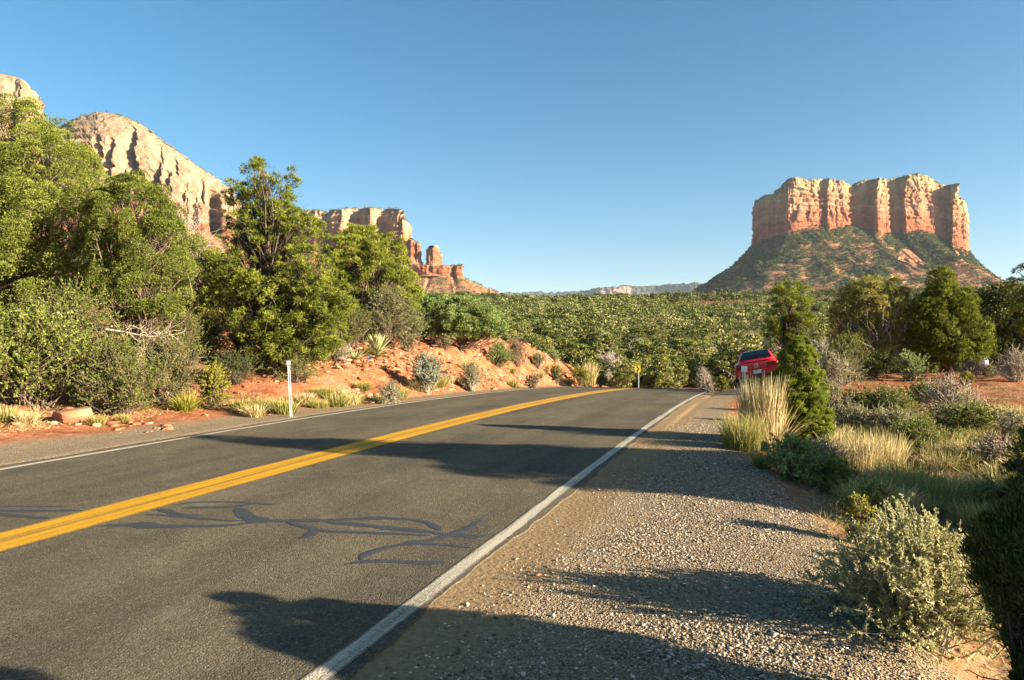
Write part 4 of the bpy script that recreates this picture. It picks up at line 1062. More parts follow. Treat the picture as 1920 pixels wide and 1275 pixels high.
near_right = [
 # px, Y, radius, height, material, stems, leaves, leaf length, leaf width, name, label
 (1560,22.0,.85,1.05,'sage',60,9000,.05,.010,'sage_bush','pale sage bush between the bright juniper and the pale juniper'),
 (1590,25.0,.9,1.5,'juniper',50,9000,.06,.012,'low_bush','green bush at the left foot of the pale juniper'),
 (1648,26.5,.95,.8,'leafy',50,7000,.06,.016,'low_bush','dark low bush in the shade under the pale juniper'),
 (1705,25.5,.75,.85,'oak',50,6000,.055,.015,'low_bush','grey-green bush between the pale juniper and the tall pinyon'),
 (1822,26.0,.55,.50,'twig',90,3500,.06,.010,'twiggy_bush','grey bare-twigged bush in front of the white heap'),
 (1905,24.0,.75,1.0,'twig',80,3000,.05,.009,'twiggy_bush','rounded grey twig bush at the right edge on the red dirt'),
 (1852,26.4,.40,.40,'sage',50,3500,.05,.010,'sage_bush','low grey-green bush hiding the foot of the white heap'),
 (1815,22.6,.26,.36,'yellow',30,2500,.05,.012,'round_bush','tiny yellow-green bush on the red dirt below the tall pinyon'),
 (1548,15.5,.55,.7,'sage',60,8500,.035,.009,'sage_bush','pale sage bush just behind the bright cone-shaped juniper'),
 (1600,15.8,.7,.40,'leafy',50,6000,.04,.011,'low_bush','dark spreading bush right of the bright cone-shaped juniper'),
 (1655,15.4,.95,.42,'leafy',60,13000,.035,.011,'low_bush','green mat-like bush left of the brown twig tangle'),
 (1783,14.2,.72,.78,'twig',120,3800,.035,.006,'twiggy_bush','brown twig tangle in the middle of the red clearing'),
 (1830,12.9,.85,.36,'leafy',60,9500,.034,.010,'low_bush','green low bush in front of the brown twig tangle'),
 (1600,12.4,.7,.42,'sage',60,9000,.03,.008,'sage_bush','straw-green sage patch right of the bright juniper, low down'),
 (1680,11.9,.75,.40,'sage',60,9000,.03,.008,'sage_bush','pale thin bush in the middle of the scrub, before the green mat-like bush'),
 (1725,10.8,.75,.36,'leafy',60,10500,.03,.009,'low_bush','olive bush above the waving grass at the right'),
 (1865,9.7,.42,.34,'twig',90,2200,.03,.005,'twiggy_bush','rust-brown dry bush on the red dirt at the right'),
 (1900,11.4,.35,.5,'sage',50,4200,.03,.008,'sage_bush','thin grey sage at the right edge above the rust-brown bush'),
 (1930,8.6,.30,.55,'yellow',40,5200,.028,.009,'round_bush','bright green bush at the right edge behind the dark juniper'),
 (1480,7.9,.46,.36,'oak',60,9500,.028,.009,'low_bush','dark shaded bush on the gravel edge'),
 (1560,7.6,.40,.30,'leafy',60,7000,.028,.008,'low_bush','dark shaded bush right of the other shaded one, under the grass'),
 (1540,9.0,.5,.28,'twig',80,1800,.03,.006,'twiggy_bush','heap of dry sticks at the foot of the bright juniper'),
 (1640,6.3,.34,.30,'oak',50,6500,.024,.007,'low_bush','blue-green shaded bush just behind the big silvery shrub'),
 (1612,5.3,.16,.32,'yellow',24,1600,.022,.007,'sapling','small yellow-green sprig left of the big silvery shrub'),
 (1852,7.4,.30,.26,'oak',40,3600,.024,.007,'low_bush','dark small bush left of the dark juniper at the right edge'),
 (1730,18.0,.6,.4,'leafy',50,5200,.04,.011,'low_bush','green low bush on the near rim of the red clearing'),
 (1330,26.0,.35,.35,'twig',40,1500,.04,.008,'twiggy_bush','dry bush at the far end of the gravel shoulder'),
 (1352,27.5,.5,.45,'yellow',50,5500,.05,.011,'round_bush','yellow bush beside the far gravel shoulder left of the red car'),
 (1500,24.0,.9,.7,'juniper',60,8000,.05,.011,'low_bush','green bush right of the red car behind the young juniper'),
 (1470,13.2,.4,.5,'sage',50,5000,.035,.008,'sage_bush','sage bush hidden low behind the tall straw clump'),
]
for i, (px, Y, r, h, mt, ns, nl, ll, lw, nm, lab) in enumerate(near_right):
    shrub(nm, lab, px, Y, r, h, 200 + i, M[mt], M['wood'] if mt in ('twig', 'sage') else M['bark'], n_stem=ns, n_twig=int(ns * 7), n_leaf=nl, leaf_l=ll, leaf_w=lw,
          r_stem=0.006 + Y * 0.0002, r_twig=0.0022 + Y * 0.00012, elev=(0.1, 1.0))
for i, (px, Y, n, r0, h, mt, lean, lab) in enumerate([
    (1600, 9.3, 420, .34, .62, 'straw', .35, 'straw stalk clump right of the bright juniper'),
    (1650, 9.5, 420, .30, .66, 'straw', .35, 'upright straw stalks in the middle of the scrub'),
    (1705, 8.0, 900, .36, .46, 'grass', .5, 'waving yellow-green grass clump above the big silvery shrub'),
    (1760, 7.6, 900, .36, .42, 'grass', .55, 'soft grass clump behind the top of the big silvery shrub'),
    (1625, 6.9, 700, .20, .42, 'grass', .5, 'green shaded grass clump left of the big silvery shrub'),
    (1672, 6.9, 600, .22, .40, 'straw', .6, 'brownish leaning grass clump left above the big silvery shrub'),
    (1428, 8.3, 260, .10, .32, 'grass', .5, 'small grass tuft on the gravel edge left of the shaded bushes'),
    (1800, 8.4, 600, .28, .32, 'straw', .6, 'dry grass patch on the red dirt at the right'),
    (1845, 6.6, 600, .24, .34, 'grass', .6, 'dark grass clump between the silvery shrub and the dark juniper'),
    (1770, 10.2, 420, .26, .40, 'straw', .5, 'thin dry grass clump above the dry grass patch'),
    (1565, 11.0, 420, .26, .46, 'straw', .4, 'thin straw clump at the right foot of the bright juniper')]):
    n = int(n * 1.3)
    grass('grass_clump' if mt == 'grass' else 'dry_grass_clump', lab, px, Y, n, r0, h, 300 + i, M[mt], lean=lean, width=0.0030, tint=(0.25, 0.95), heads=0.15)

# big silvery shrub in the foreground
g = np.random.default_rng(120)
sr = plant('silver_shrub', at(1728, 3.62, -0.02), 'big silvery small-leaved thorny shrub in the right foreground', 'shrub')
fol, st = shrub_meshes(g, 0.52, 0.58, 160, 2400, 76000, 0.015, 0.0052, M['silver'], M['wood'], r_stem=0.0055, r_twig=0.0020, elev=(0.0, 1.0), twig_len=0.24, up=0.35, dome=0.7, leaf_from=0.1, wob=0.06, sides=5)
put(sr, 'foliage', fol); put(sr, 'stems', st)
# dark juniper at the right edge
def small_juniper(px, Y, hgt, r, seed, label, n=420, mat='dark', per=330, base=0.08):
    g = np.random.default_rng(seed)
    loc = at(px, Y, -0.03)
    root = plant('dark_juniper', loc, label, 'tree')
    z = np.linspace(base, 0.93, 7) * hgt
    rad = r * np.array([0.62, 0.9, 0.95, 0.8, 0.6, 0.42, 0.22])
    lb = np.array([(g.normal() * .05 * r, g.normal() * .05 * r, a, b, b, hgt * 0.13) for a, b in zip(z, rad)])
    c, out = clump_centres(lb, n, g, 0.4)
    v, ti = crown_leaves(c, out, r * 0.22, per, 0.022, 0.0028, g, up=1.2, spread=0.4)
    put(root, 'crown', np_mesh('crown', v, quads(len(v) // 4), M[mat], False, {'tint': ti}))
    put(root, 'trunk', limbs((0, 0, -0.1), c, (0, 0, hgt * 0.95), 0.03, g, 0.06, 0.7, 0.003).mesh('trunk', M['bark_dark']))
    return root
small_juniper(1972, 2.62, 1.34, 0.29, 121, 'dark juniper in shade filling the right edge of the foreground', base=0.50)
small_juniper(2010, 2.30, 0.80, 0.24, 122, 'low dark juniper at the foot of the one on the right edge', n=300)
# trees just outside the frame on the right: their shadows cross the road
def shade_tree(x, y, hgt, r, seed, label, n=260, base=0.25, lean=(0, 0)):
    g = np.random.default_rng(seed)
    loc = (x, y, float(height(x, y)) - 0.05)
    root = plant('juniper_tree', loc, label, 'tree')
    z = np.linspace(base, 0.95, 8)
    rad = r * np.array([0.75, 1.0, 0.95, 0.85, 0.68, 0.5, 0.34, 0.14])
    lb = np.array([(g.normal() * .16 * r + lean[0] * a, g.normal() * .16 * r + lean[1] * a, a * hgt, b, b, hgt * 0.075) for a, b in zip(z, rad)])
    c, out = clump_centres(lb, n, g, 0.3)
    sm = hgt < 2.2
    v, ti = crown_leaves(c, out, r * 0.24, 480 if sm else 260, 0.032 if sm else 0.062, 0.0055 if sm else 0.012, g, up=0.8)
    put(root, 'crown', np_mesh('crown', v, quads(len(v) // 4), M['juniper'], False, {'tint': ti}))
    put(root, 'trunk', limbs((0, 0, -0.1), c, (lean[0], lean[1], hgt * 0.95), 0.10, g, 0.08, 0.8).mesh('trunk', M['bark']))
    return root
def along(t_, w_): return (-0.937 * t_ + 0.349 * w_, 0.349 * t_ + 0.937 * w_)
shade_tree(*along(-6.0, 8.5), 4.35, 1.2, 130, 'juniper right of the picture whose shadow crosses the road', n=480)
shade_tree(*along(-5.6, 7.5), 3.35, 1.05, 131, 'shorter juniper right of the picture beside the shadow-casting one', n=420, base=0.12)
shade_tree(*along(-4.4, 7.9), 2.0, 0.8, 133, 'waist-high juniper right of the picture in the shade of the taller ones', n=160, base=0.2)
shade_tree(*along(-1.85, 3.08), 1.82, 0.44, 132, 'small juniper close by the camera, right of the picture', n=130, base=0.60)
shade_tree(*along(-1.5, 2.35), 0.85, 0.55, 134, 'squat juniper close by the camera, right of the picture', n=260, base=0.2)
shade_tree(*along(-1.6, 1.90), 1.95, 0.50, 135, 'narrow juniper just behind the camera, right of the picture', n=220, base=0.15)

# ragged low grass and scrub between the bigger bushes: nothing tells these apart
sp_ = [grass_mesh(np.random.default_rng(700 + i), 420, 0.20, 0.34, 0.6, 0.0034, M[('grass', 'straw', 'grass', 'straw')[i]], heads=0.1) for i in range(4)]
g = np.random.default_rng(710)
n_ = 0
while n_ < 64:
    px = 1545 + 400 * g.random(); Y = 6.8 + 9.5 * g.random()
    x, y = (px - 960) / F * Y, Y
    u, v = uv_of(x, y)
    if v < 1.0: continue
    o = link('scrub_grass', sp_[n_ % 4], None, (x, y, float(height(x, y))), g.random() * 6.28)
    q = 0.65 + 0.75 * g.random(); o.scale = (q * 1.25, q * 1.25, q * (0.7 + 0.5 * g.random()))
    tag(o, 'ragged low grass clump among the scrub of the clearing right of the road', 'grass clump', 'low grass clumps in the right-hand scrub', 'thing')
    n_ += 1
shade_tree(*along(-1.9, 2.80), 1.72, 0.36, 136, 'slim juniper between the small and the squat one, right of the picture', n=80, base=0.66)
# ------------------------------------------------------------------ the wooded valley
def valley_proto(seed, n_cl, per, l, w, shape, mat, wood=True):
    """a pinyon or juniper about 1 unit tall and wide; returns (crown verts, tint, wood verts, faces)"""
    g = np.random.default_rng(seed)
    m = 5
    if shape == 'round':
        lb = [(g.normal()*.14, g.normal()*.14, .32 + .42*g.random(), .26 + .1*g.random(), .26 + .1*g.random(), .2 + .08*g.random()) for _ in range(m)]
    elif shape == 'cone':
        lb = [(g.normal()*.04, g.normal()*.04, .2 + .17*i, .36 - .068*i, .36 - .068*i, .15) for i in range(5)]
    else:
        lb = [(g.normal()*.2, g.normal()*.2, .24 + .4*g.random(), .2 + .1*g.random(), .2 + .1*g.random(), .13 + .08*g.random()) for _ in range(8)]
    c, out = clump_centres(lb, n_cl, g, 0.45)
    v, t_ = crown_leaves(c, out, 0.085, per, l, w, g, up=0.6)
    wd = limbs((0, 0, -0.08), c, (0.02, 0, .85), 0.035, g, 0.1, 0.8, 0.004)
    return v, t_, wd

shapes = ['round', 'open', 'cone', 'round', 'open', 'round']
near_protos = []
for i, sh in enumerate(shapes):
    v, ti, wd = valley_proto(400 + i, 95, 80, 0.045, 0.013, sh, None)
    near_protos.append((np_mesh('crown', v, quads(len(v) // 4), M['valley_near'], False, {'tint': ti}), wd.mesh('trunk', M['bark'])))
gpr = np.random.default_rng(420)
lb = [(0, 0, .35, .4, .4, .3)]
grey_meshes = []
for i in range(2):
    fol, st = shrub_meshes(np.random.default_rng(430 + i), 0.42, 0.85, 60, 700, 900, 0.035, 0.008, M['sage'], M['twig_grey'] if 'twig_grey' in M else M['wood'], r_stem=0.012, r_twig=0.005, elev=(0.25, 1.0))
    grey_meshes.append((fol, st))

# a scatter of tree places, nearest first, in the part of the valley the camera overlooks
g = np.random.default_rng(440)
cand = []
cell = {}
def ok(x, y, d):
    i, j = int(x // 4), int(y // 4)
    for a in range(i - 2, i + 3):
        for b in range(j - 2, j + 3):
            for (X, Y, D) in cell.get((a, b), ()):
                if (X - x) ** 2 + (Y - y) ** 2 < (0.5 * (d + D)) ** 2: return False
    cell.setdefault((i, j), []).append((x, y, d)); return True
def road_free(x, y, m=2.5):
    u, v = uv_of(x, y)
    return not (-9.5 - m < v < -1.2 + m and u < 95)
def bare_patch(x, y):
    return float(fbm(x / 22, y / 22, 31.0, 3)) > 0.30
for _ in range(30000):
    Y = 46 + (330 - 46) * g.random() ** 1.25
    px = 905 + (1600 - 905) * g.random()
    x = (px - 960) / F * Y
    if not road_free(x, Y): continue
    if Y < 62 and px < 1150: continue
    if bare_patch(x, Y): continue
    if Y < 66 and 1120 < px < 1275: continue
    hgt = 2.4 + 4.2 * g.random() ** 1.3
    if ok(x, Y, hgt * 0.85): cand.append((Y, x, hgt))
cand.sort()
LAB = {0: 'rounded green tree among the many wooding the valley beyond the road crest',
       1: 'pointed green tree among the many wooding the valley beyond the road crest',
       2: 'open-crowned green tree among the many wooding the valley beyond the road crest',
       3: 'grey half-bare bush among the green trees in the valley beyond the crest'}
KIND = [0, 2, 1, 0, 2, 0]
used = 0; rest = []
for (Y, x, hgt) in cand:
    z = float(height(x, Y))
    px = 960 + F * x / Y; ptop = 637.5 - F * (z + hgt - CAM_H) / Y
    hidden = ptop > 724 or (px < 1140 and ptop > np.interp(px, [900, 1000, 1050, 1100, 1140], [628, 636, 668, 700, 722])) or (1380 < px < 1470 and ptop > 660) or px > 1560
    if hidden: continue
    if used < 285:
        used += 1
        grey = g.random() < 0.13
        if grey:
            kk = g.integers(0, 2); m1, m2 = grey_meshes[kk]; lab = LAB[3]; hgt *= 0.75
        else:
            kk = g.integers(0, len(near_protos)); m1, m2 = near_protos[kk]; lab = LAB[KIND[kk]]
        o = empty('valley_bush' if grey else 'valley_tree', (x, Y, z - 0.1), g.random() * 6.28)
        w_ = hgt * (0.95 + 0.45 * g.random())
        o.scale = (w_, w_ * (0.85 + 0.3 * g.random()), hgt)
        tag(o, lab, 'bush' if grey else 'tree', 'grey bushes in the valley' if grey else 'trees wooding the valley')
        link('crown' if not grey else 'foliage', m1, o); link('trunk' if not grey else 'stems', m2, o)
    else: rest.append((x, Y, hgt))

# everything farther off: one wood
def far_protos(n, n_cl, per, l, w, seed):
    out = []
    for i in range(n):
        v, ti, _ = valley_proto(seed + i, n_cl, per, l, w, shapes[i % 6], None)
        out.append((v, ti))
    return out
def merge_trees(name, label, places, protos, mat, seed, tint_amp=0.5, off=0.0):
    """places: (x,y,z,h)"""
    g = np.random.default_rng(seed)
    places = np.asarray(places); kind = g.integers(0, len(protos), len(places))
    V, T = [], []
    for k, (v, ti) in enumerate(protos):
        pl = places[kind == k]
        n = len(pl)
        if not n: continue
        a = g.random(n) * 6.28; ca, sa = np.cos(a)[:, None], np.sin(a)[:, None]
        wx = (pl[:, 3] * (0.95 + 0.5 * g.random(n)))[:, None]
        X = (v[:, 0] * ca - v[:, 1] * sa) * wx + pl[:, 0:1]
        Y = (v[:, 0] * sa + v[:, 1] * ca) * wx + pl[:, 1:2]
        Z = v[:, 2] * pl[:, 3:4] + pl[:, 2:3] - 0.1
        V.append(np.stack([X, Y, Z], -1).reshape(-1, 3))
        off_ = off + 0.22 * fbm(pl[:, 0] / 55, pl[:, 1] / 55, 77.0, 3)[:, None]
        T.append(np.clip(ti[None] + off_ + tint_amp * (g.random((n, 1)) - 0.5) + 0.20 * (g.random((n, 1)) < 0.08), 0, 1).ravel())
    V = np.concatenate(V); T = np.concatenate(T)
    me = np_mesh(name, V, quads(len(V) // 4), mat, False, {'tint': T})
    return tag(link(name, me), label, 'forest', kind='stuff')

mid_p = far_protos(6, 55, 9, 0.10, 0.036, 450)
far_p = far_protos(6, 30, 5, 0.17, 0.07, 460)
def scatter(n, y0, y1, p0, p1, seed, hmin, hmax, bare=True, power=1.0):
    g = np.random.default_rng(seed)
    Y = y0 + (y1 - y0) * g.random(n) ** power
    px = p0 + (p1 - p0) * g.random(n)
    x = (px - 960) / F * Y
    h = hmin + (hmax - hmin) * g.random(n) ** 1.3
    if bare:
        k = fbm(x / 34, Y / 34, 31.0, 4) < 0.13 + 0.10 * g.random(len(x))
        x, Y, h = x[k], Y[k], h[k]
    return np.stack([x, Y, height(x, Y), h], -1)
pl = [scatter(1500, 240, 430, 880, 1620, 470, 2.2, 6.6)]
if rest:
    r3 = np.array(rest); pl.append(np.stack([r3[:, 0], r3[:, 1], height(r3[:, 0], r3[:, 1]), r3[:, 2]], -1))
merge_trees('forest', 'dense pinyon and juniper wood filling the middle of the valley', np.concatenate(pl), mid_p, M['valley'], 471)
pl = [scatter(7000, 420, 1150, 860, 1960, 472, 2.4, 7.0, power=0.8), scatter(2600, 60, 420, 1600, 2150, 473, 2.5, 5.5),
      scatter(2400, 60, 500, -120, 900, 474, 2.5, 5.0), scatter(4200, 450, 900, -60, 900, 475, 2.8, 5.5)]
merge_trees('forest', 'far-off wood running up to the foot of the rocks', np.concatenate(pl), far_p, M['valley'], 476)

# scrub on the aprons of the rocks
def apron(V, H, n, seed, hmin, hmax, lo=-0.30, hi=-0.015, density=None):
    g = np.random.default_rng(seed)
    rows = np.where((H[:, 0] < hi) & (H[:, 0] > lo))[0]
    rows = rows[:-1] if rows[-1] + 1 >= len(V) else rows
    r = g.choice(rows, n); c = g.integers(0, V.shape[1], n)
    a = g.random((n, 1)); b = g.random((n, 1))
    c2 = (c + 1) % V.shape[1]
    p = (V[r, c] * (1 - a) + V[r, c2] * a) * (1 - b) + (V[r + 1, c] * (1 - a) + V[r + 1, c2] * a) * b
    # keep an even spread over the area, not over the grid
    area = np.linalg.norm(np.cross(V[r, c2] - V[r, c], V[r + 1, c] - V[r, c]), axis=1)
    keep = g.random(n) < np.clip(area / np.percentile(area, 85), 0, 1)
    if density is not None: keep &= g.random(n) < density(p)
    p = p[keep]
    h = hmin + (hmax - hmin) * g.random(len(p)) ** 1.4
    return np.concatenate([p, h[:, None]], 1)
def front(p): return p[:, 1] < np.median(p[:, 1]) + 1e9
def b_dens(p):
    px = 960 + F * p[:, 0] / p[:, 1]; py = 637.5 - F * (p[:, 2] - CAM_H) / p[:, 1]
    d = np.where(fbm(p[:, 0] / 40, p[:, 1] / 40, 3, 3) > 0.20, 0.25, 1.0)
    d = np.where((np.abs(px - 1705 - 0.1 * (py - 480)) < 16 + (py - 470) * 0.45) & (py > 468) & (py < 532), 0.03, d)       # bald red slickrock
    d = np.where((px > 1690) & (py > 503 + 0.06 * (1800 - px)), 0.14, d)
    d = np.where((np.abs(px - 1625) < 22) & (py > 455) & (py < 485), 0.25, d)
    d = np.where((np.abs(px - 1515) < 14) & (py > 470), 0.35, d)
    return d
pb = apron(bV, bH, 100000, 480, 2.5, 6.5, density=b_dens)
print('butte trees', len(pb))
merge_trees('hillside_scrub', 'dark scrub and small trees on the apron of the butte', pb, far_protos(4, 16, 3, 0.26, 0.10, 481), M['butte_scrub'], 482)
tiny = far_protos(3, 12, 3, 0.28, 0.11, 484)
pm = apron(qV, qH, 9000, 485, 2.0, 4.5, density=lambda p: np.where(fbm(p[:, 0] / 30, p[:, 1] / 30, 5, 3) > 0.05, 0.12, 0.9))
pm2 = apron(mV, mH, 9000, 486, 2.0, 4.5, density=lambda p: np.where(fbm(p[:, 0] / 30, p[:, 1] / 30, 6, 3) > 0.05, 0.15, 0.9))
pm3 = apron(dV, dH, 12000, 487, 1.8, 4.0, density=lambda p: np.where(fbm(p[:, 0] / 25, p[:, 1] / 25, 7, 3) > 0.0, 0.10, 0.8))
merge_trees('hillside_scrub', 'thin scrub on the red slopes under the dome and the mesa', np.concatenate([pm, pm2, pm3]), tiny, M['butte_scrub'], 488)
# bushes on the flat tops and ledges
def tops(V, H, n, seed, hmin, hmax, lo):
    g = np.random.default_rng(seed)
    rr_, cc = np.where(H >= lo); k = g.integers(0, len(rr_), n)
    p = V[rr_[k], cc[k]]
    return np.concatenate([p, (hmin + (hmax - hmin) * g.random(n))[:, None]], 1)
merge_trees('summit_scrub', 'low dark scrub dotted over the flat rock tops', np.concatenate([tops(bV, bH, 700, 490, 1.5, 3.5, 0.97), tops(mV, mH, 1600, 491, 1.5, 4.0, 0.96), tops(qV, qH, 600, 492, 1.5, 3.5, 0.97), tops(dV, dH, 500, 493, 1.2, 3.0, 0.9)]), tiny, M['butte_scrub'], 494)

# ------------------------------------------------------------------ loose rock, gravel, dry grass
def stones(name, label, places, sizes, mat, seed, kind='stuff', flat=0.6, cat='stones'):
    g = np.random.default_rng(seed)
    bm = bmesh.new(); bmesh.ops.create_icosphere(bm, subdivisions=1, radius=1.0)
    bv = np.array([v.co for v in bm.verts]); bf = np.array([[v.index for v in f.verts] for f in bm.faces]); bm.free()
    n = len(places); B = len(bv)
    jit = 1 + 0.28 * g.normal(size=(n, B, 1))
    v = bv[None] * np.clip(jit, 0.5, 1.5) * sizes[:, None, None] * np.stack([0.8 + 0.6 * g.random(n), 0.8 + 0.6 * g.random(n), flat * (0.7 + 0.6 * g.random(n))], -1)[:, None]
    a = g.random(n) * 6.28; ca, sa = np.cos(a)[:, None], np.sin(a)[:, None]
    x = v[..., 0] * ca - v[..., 1] * sa; y = v[..., 0] * sa + v[..., 1] * ca
    v = np.stack([x, y, v[..., 2]], -1) + places[:, None]
    f = (bf[None] + (np.arange(n) * B)[:, None, None]).reshape(-1, 3)
    me = np_mesh(name, v.reshape(-1, 3), f, mat, False, {'tint': np.repeat(g.random(n), B)})
    return tag(link(name, me), label, cat, kind=kind)

def stone_mat(name, stops):
    t = NT(name)
    c = t.ramp(t.attr('tint'), stops)
    n = t.noise(t.pos(), 60, 4)
    c = t.mix(t.ramp(n, [(0.3, 0.4), (0.6, 0.0)]), c, t.mix(1.0, c, (0.6, 0.55, 0.5), 'MULTIPLY'))
    return t.finish(c, 0.9, t.bump(n, 0.4, 0.004), 0.2)
M['pebble'] = stone_mat('pebble_gravel', [(0.0, (0.064, 0.050, 0.037)), (0.45, (0.218, 0.165, 0.104)), (0.8, (0.404, 0.321, 0.227)), (1.0, (0.645, 0.558, 0.455))])
M['red_stone'] = stone_mat('red_stone', [(0.0, (0.216, 0.074, 0.034)), (0.6, (0.376, 0.156, 0.075)), (0.9, (0.464, 0.257, 0.150)), (1.0, (0.528, 0.367, 0.247))])
g = np.random.default_rng(500)
n = 210000
u = 1.6 + 13 * g.random(n) ** 1.5; v = -1.6 + 2.6 * g.random(n)
ge = np.interp(u, [0, 5, 7, 12, 20], [0.75, 0.62, 0.1, -0.45, -0.75]) + 0.25
cl = fbm(u * 1.4, v * 1.9, 41, 3)
keep = (v < ge) & (g.random(n) < np.clip(0.22 + 0.9 * sstep(-0.25, 0.25, cl), 0, 1) * (0.10 + 0.90 * sstep(-1.5, -0.75, v)))
u, v = u[keep], v[keep]
x, y = xy_of(u, v)
sz = 0.0028 + 0.0058 * g.random(len(u)) ** 2.0 + 0.009 * (g.random(len(u)) < 0.02) * g.random(len(u))
stones('gravel', 'loose gravel strewn over the near shoulder', np.stack([x, y, height(x, y) + sz * 0.2], -1), sz, M['pebble'], 501, cat='gravel')
# red rubble on the cut bank and its foot
n = 18000
u = 8 + 36 * g.random(n); v = -9.3 - 4.4 * g.random(n) ** 1.2
cl = fbm(u * 0.9, v * 1.2, 43, 3)
keep = g.random(n) < sstep(-0.3, 0.4, cl) * (0.25 + 0.75 * sstep(12, 16, u))
u, v = u[keep], v[keep]; x, y = xy_of(u, v)
sz = 0.014 + 0.11 * g.random(len(u)) ** 4
stones('rubble', 'broken red rubble lying on the cut bank', np.stack([x, y, height(x, y) + sz * 0.15], -1), sz, M['red_stone'], 502, cat='rubble', flat=0.45)
n = 5000
u = 2 + 34 * g.random(n); v = 0.9 + 13 * g.random(n) ** 1.3
x, y = xy_of(u, v); sz = 0.006 + 0.035 * g.random(n) ** 4
stones('rubble', 'red stones strewn over the clearing right of the gravel', np.stack([x, y, height(x, y) + sz * 0.15], -1), sz, M['red_stone'], 503, cat='rubble', flat=0.5)

# thin dry ground grass and litter
def litter_grass(name, label, n, place, seed, h, width, mat):
    g = np.random.default_rng(seed)
    x, y = place(g, n)
    m = len(x)
    d = unit(np.stack([g.normal(size=m), g.normal(size=m), 0.25 + 0.9 * g.random(m)], -1))
    b = np.stack([x, y, height(x, y) - 0.005], -1)
    v = blades(b, d, h * (0.4 + 0.9 * g.random(m)), width, g)
    me = np_mesh(name, v, quads(m), mat, False, {'tint': np.repeat(np.clip(0.5 + .25 * g.normal(size=m), 0, 1), 4)})
    return tag(link(name, me), label, 'grass', kind='stuff')
def pl_r(g, n):
    u = 1.5 + 30 * g.random(n) ** 1.3; v = 0.5 + 13 * g.random(n) ** 1.2
    k = fbm(u * 0.55, v * 0.55, 51, 4) > -0.16 + 0.30 * sstep(14, 20, u)
    k &= v > np.interp(u, [0, 5, 7, 12, 20, 30], [0.9, 0.8, 0.3, -0.2, 0.2, 1.0])
    return xy_of(u[k], v[k])
litter_grass('dry_grass', 'thin dry grass and litter between the bushes right of the road', 90000, pl_r, 510, 0.15, 0.0028, M['straw'])
def pl_l(g, n):
    u = 4 + 14 * g.random(n); v = -10.6 - 5.5 * g.random(n)
    k = fbm(u * 0.5, v * 0.6, 52, 4) > -0.02
    return xy_of(u[k], v[k])
litter_grass('dry_grass', 'dry grass litter on the dirt under the roadside junipers', 26000, pl_l, 511, 0.10, 0.004, M['straw'])
# ------------------------------------------------------------------ boulders
def boulder(name, label, loc, sx, sy, sz, seed, mat, rz=0.0, cuts=5, tilt=(0, 0)):
    g = np.random.default_rng(seed)
    bm = bmesh.new()
    bmesh.ops.create_icosphere(bm, subdivisions=4, radius=1.0)
    v = np.array([p.co for p in bm.verts])
    nn = v.copy()
    for _ in range(cuts):                                   # flat broken faces
        d = unit(g.normal(size=3)); o = 0.55 + 0.25 * g.random()
        h = v @ d
        v = v - np.where(h > o, h - o, 0)[:, None] * d
    top = np.array([0, 0, 1.0]); h = v @ top
    v = v - np.where(h > 0.55, (h - 0.55) * 0.85, 0)[:, None] * top
    v = v * (1 + 0.05 * fbm(nn[:, 0] * 2.5 + seed, nn[:, 1] * 2.5, nn[:, 2] * 5, 4)[:, None])
    v = v * np.array([sx, sy, sz])
    for p, q in zip(bm.verts, v): p.co = q
    me = bpy.data.meshes.new(name); bm.to_mesh(me); bm.free()
    me.materials.append(mat)
    o = link(name, me, None, loc); o.rotation_euler = (tilt[0], tilt[1], rz)
    return tag(o, label, 'boulder')
t = NT('boulder_rock')
co = t.n('TexCoord').outputs['Object']
n1 = t.noise(co, 5, 6, 0.65); n2 = t.noise(t.n('Mapping', inp={'Vector': co, 'Scale': (2, 2, 18)}).outputs[0], 1.5, 5, 0.6)
c = t.ramp(t.math('MULTIPLY_ADD', n1, 0.6, t.math('MULTIPLY', n2, 0.4)), [(0.32, (0.26, 0.10, 0.048)), (0.52, (0.40, 0.18, 0.095)), (0.7, (0.48, 0.27, 0.16))])
M['boulder'] = t.finish(c, 0.92, t.bump(t.math('ADD', n1, n2), 0.7, 0.02), 0.2)
x, y, z = at(135, 11.75)
boulder('boulder', 'flat red sandstone boulder at the left beside the road', (x, y, z + 0.10), 0.37, 0.26, 0.19, 600, M['boulder'], rz=0.25, tilt=(0.05, -0.12))
small = [(30, 11.0, .09, 'rusty red stone at the far left edge of the dirt'), (205, 12.1, .05, 'small pale stone lying right of the flat red boulder'), (430, 14.6, .12, 'red stone below the small round yellow-green bush'),
         (475, 15.0, .13, 'broken red slab left of the white post'), (500, 15.4, .10, 'cracked red stone just left of the white post'), (385, 13.2, .07, 'pinkish stone on the dirt in front of the round bush'),
         (750, 18.6, .20, 'flat red rock in the bank left of the blue-green bush'), (690, 16.9, .14, 'red slab on the slope under the yucca'), (905, 26.0, .16, 'pale pinkish rock in the middle of the red bank'),
         (862, 24.2, .15, 'square red rock low in the bank'), (945, 28.6, .20, 'pale broken slab near the top of the red bank'), (990, 30.0, .18, 'pinkish slab high on the red bank, right part'),
         (925, 25.0, .16, 'red rock low on the bank near the edge line'), (1075, 37.5, .22, 'red block at the low end of the bank')]
for i, (px, Y, s, lab) in enumerate(small):
    loc = at(px, Y)
    boulder('rock', lab, (loc[0], loc[1], loc[2] + s * 0.15), s * 1.3, s, s * 0.55, 610 + i, M['boulder'], rz=i * 0.9, cuts=7)
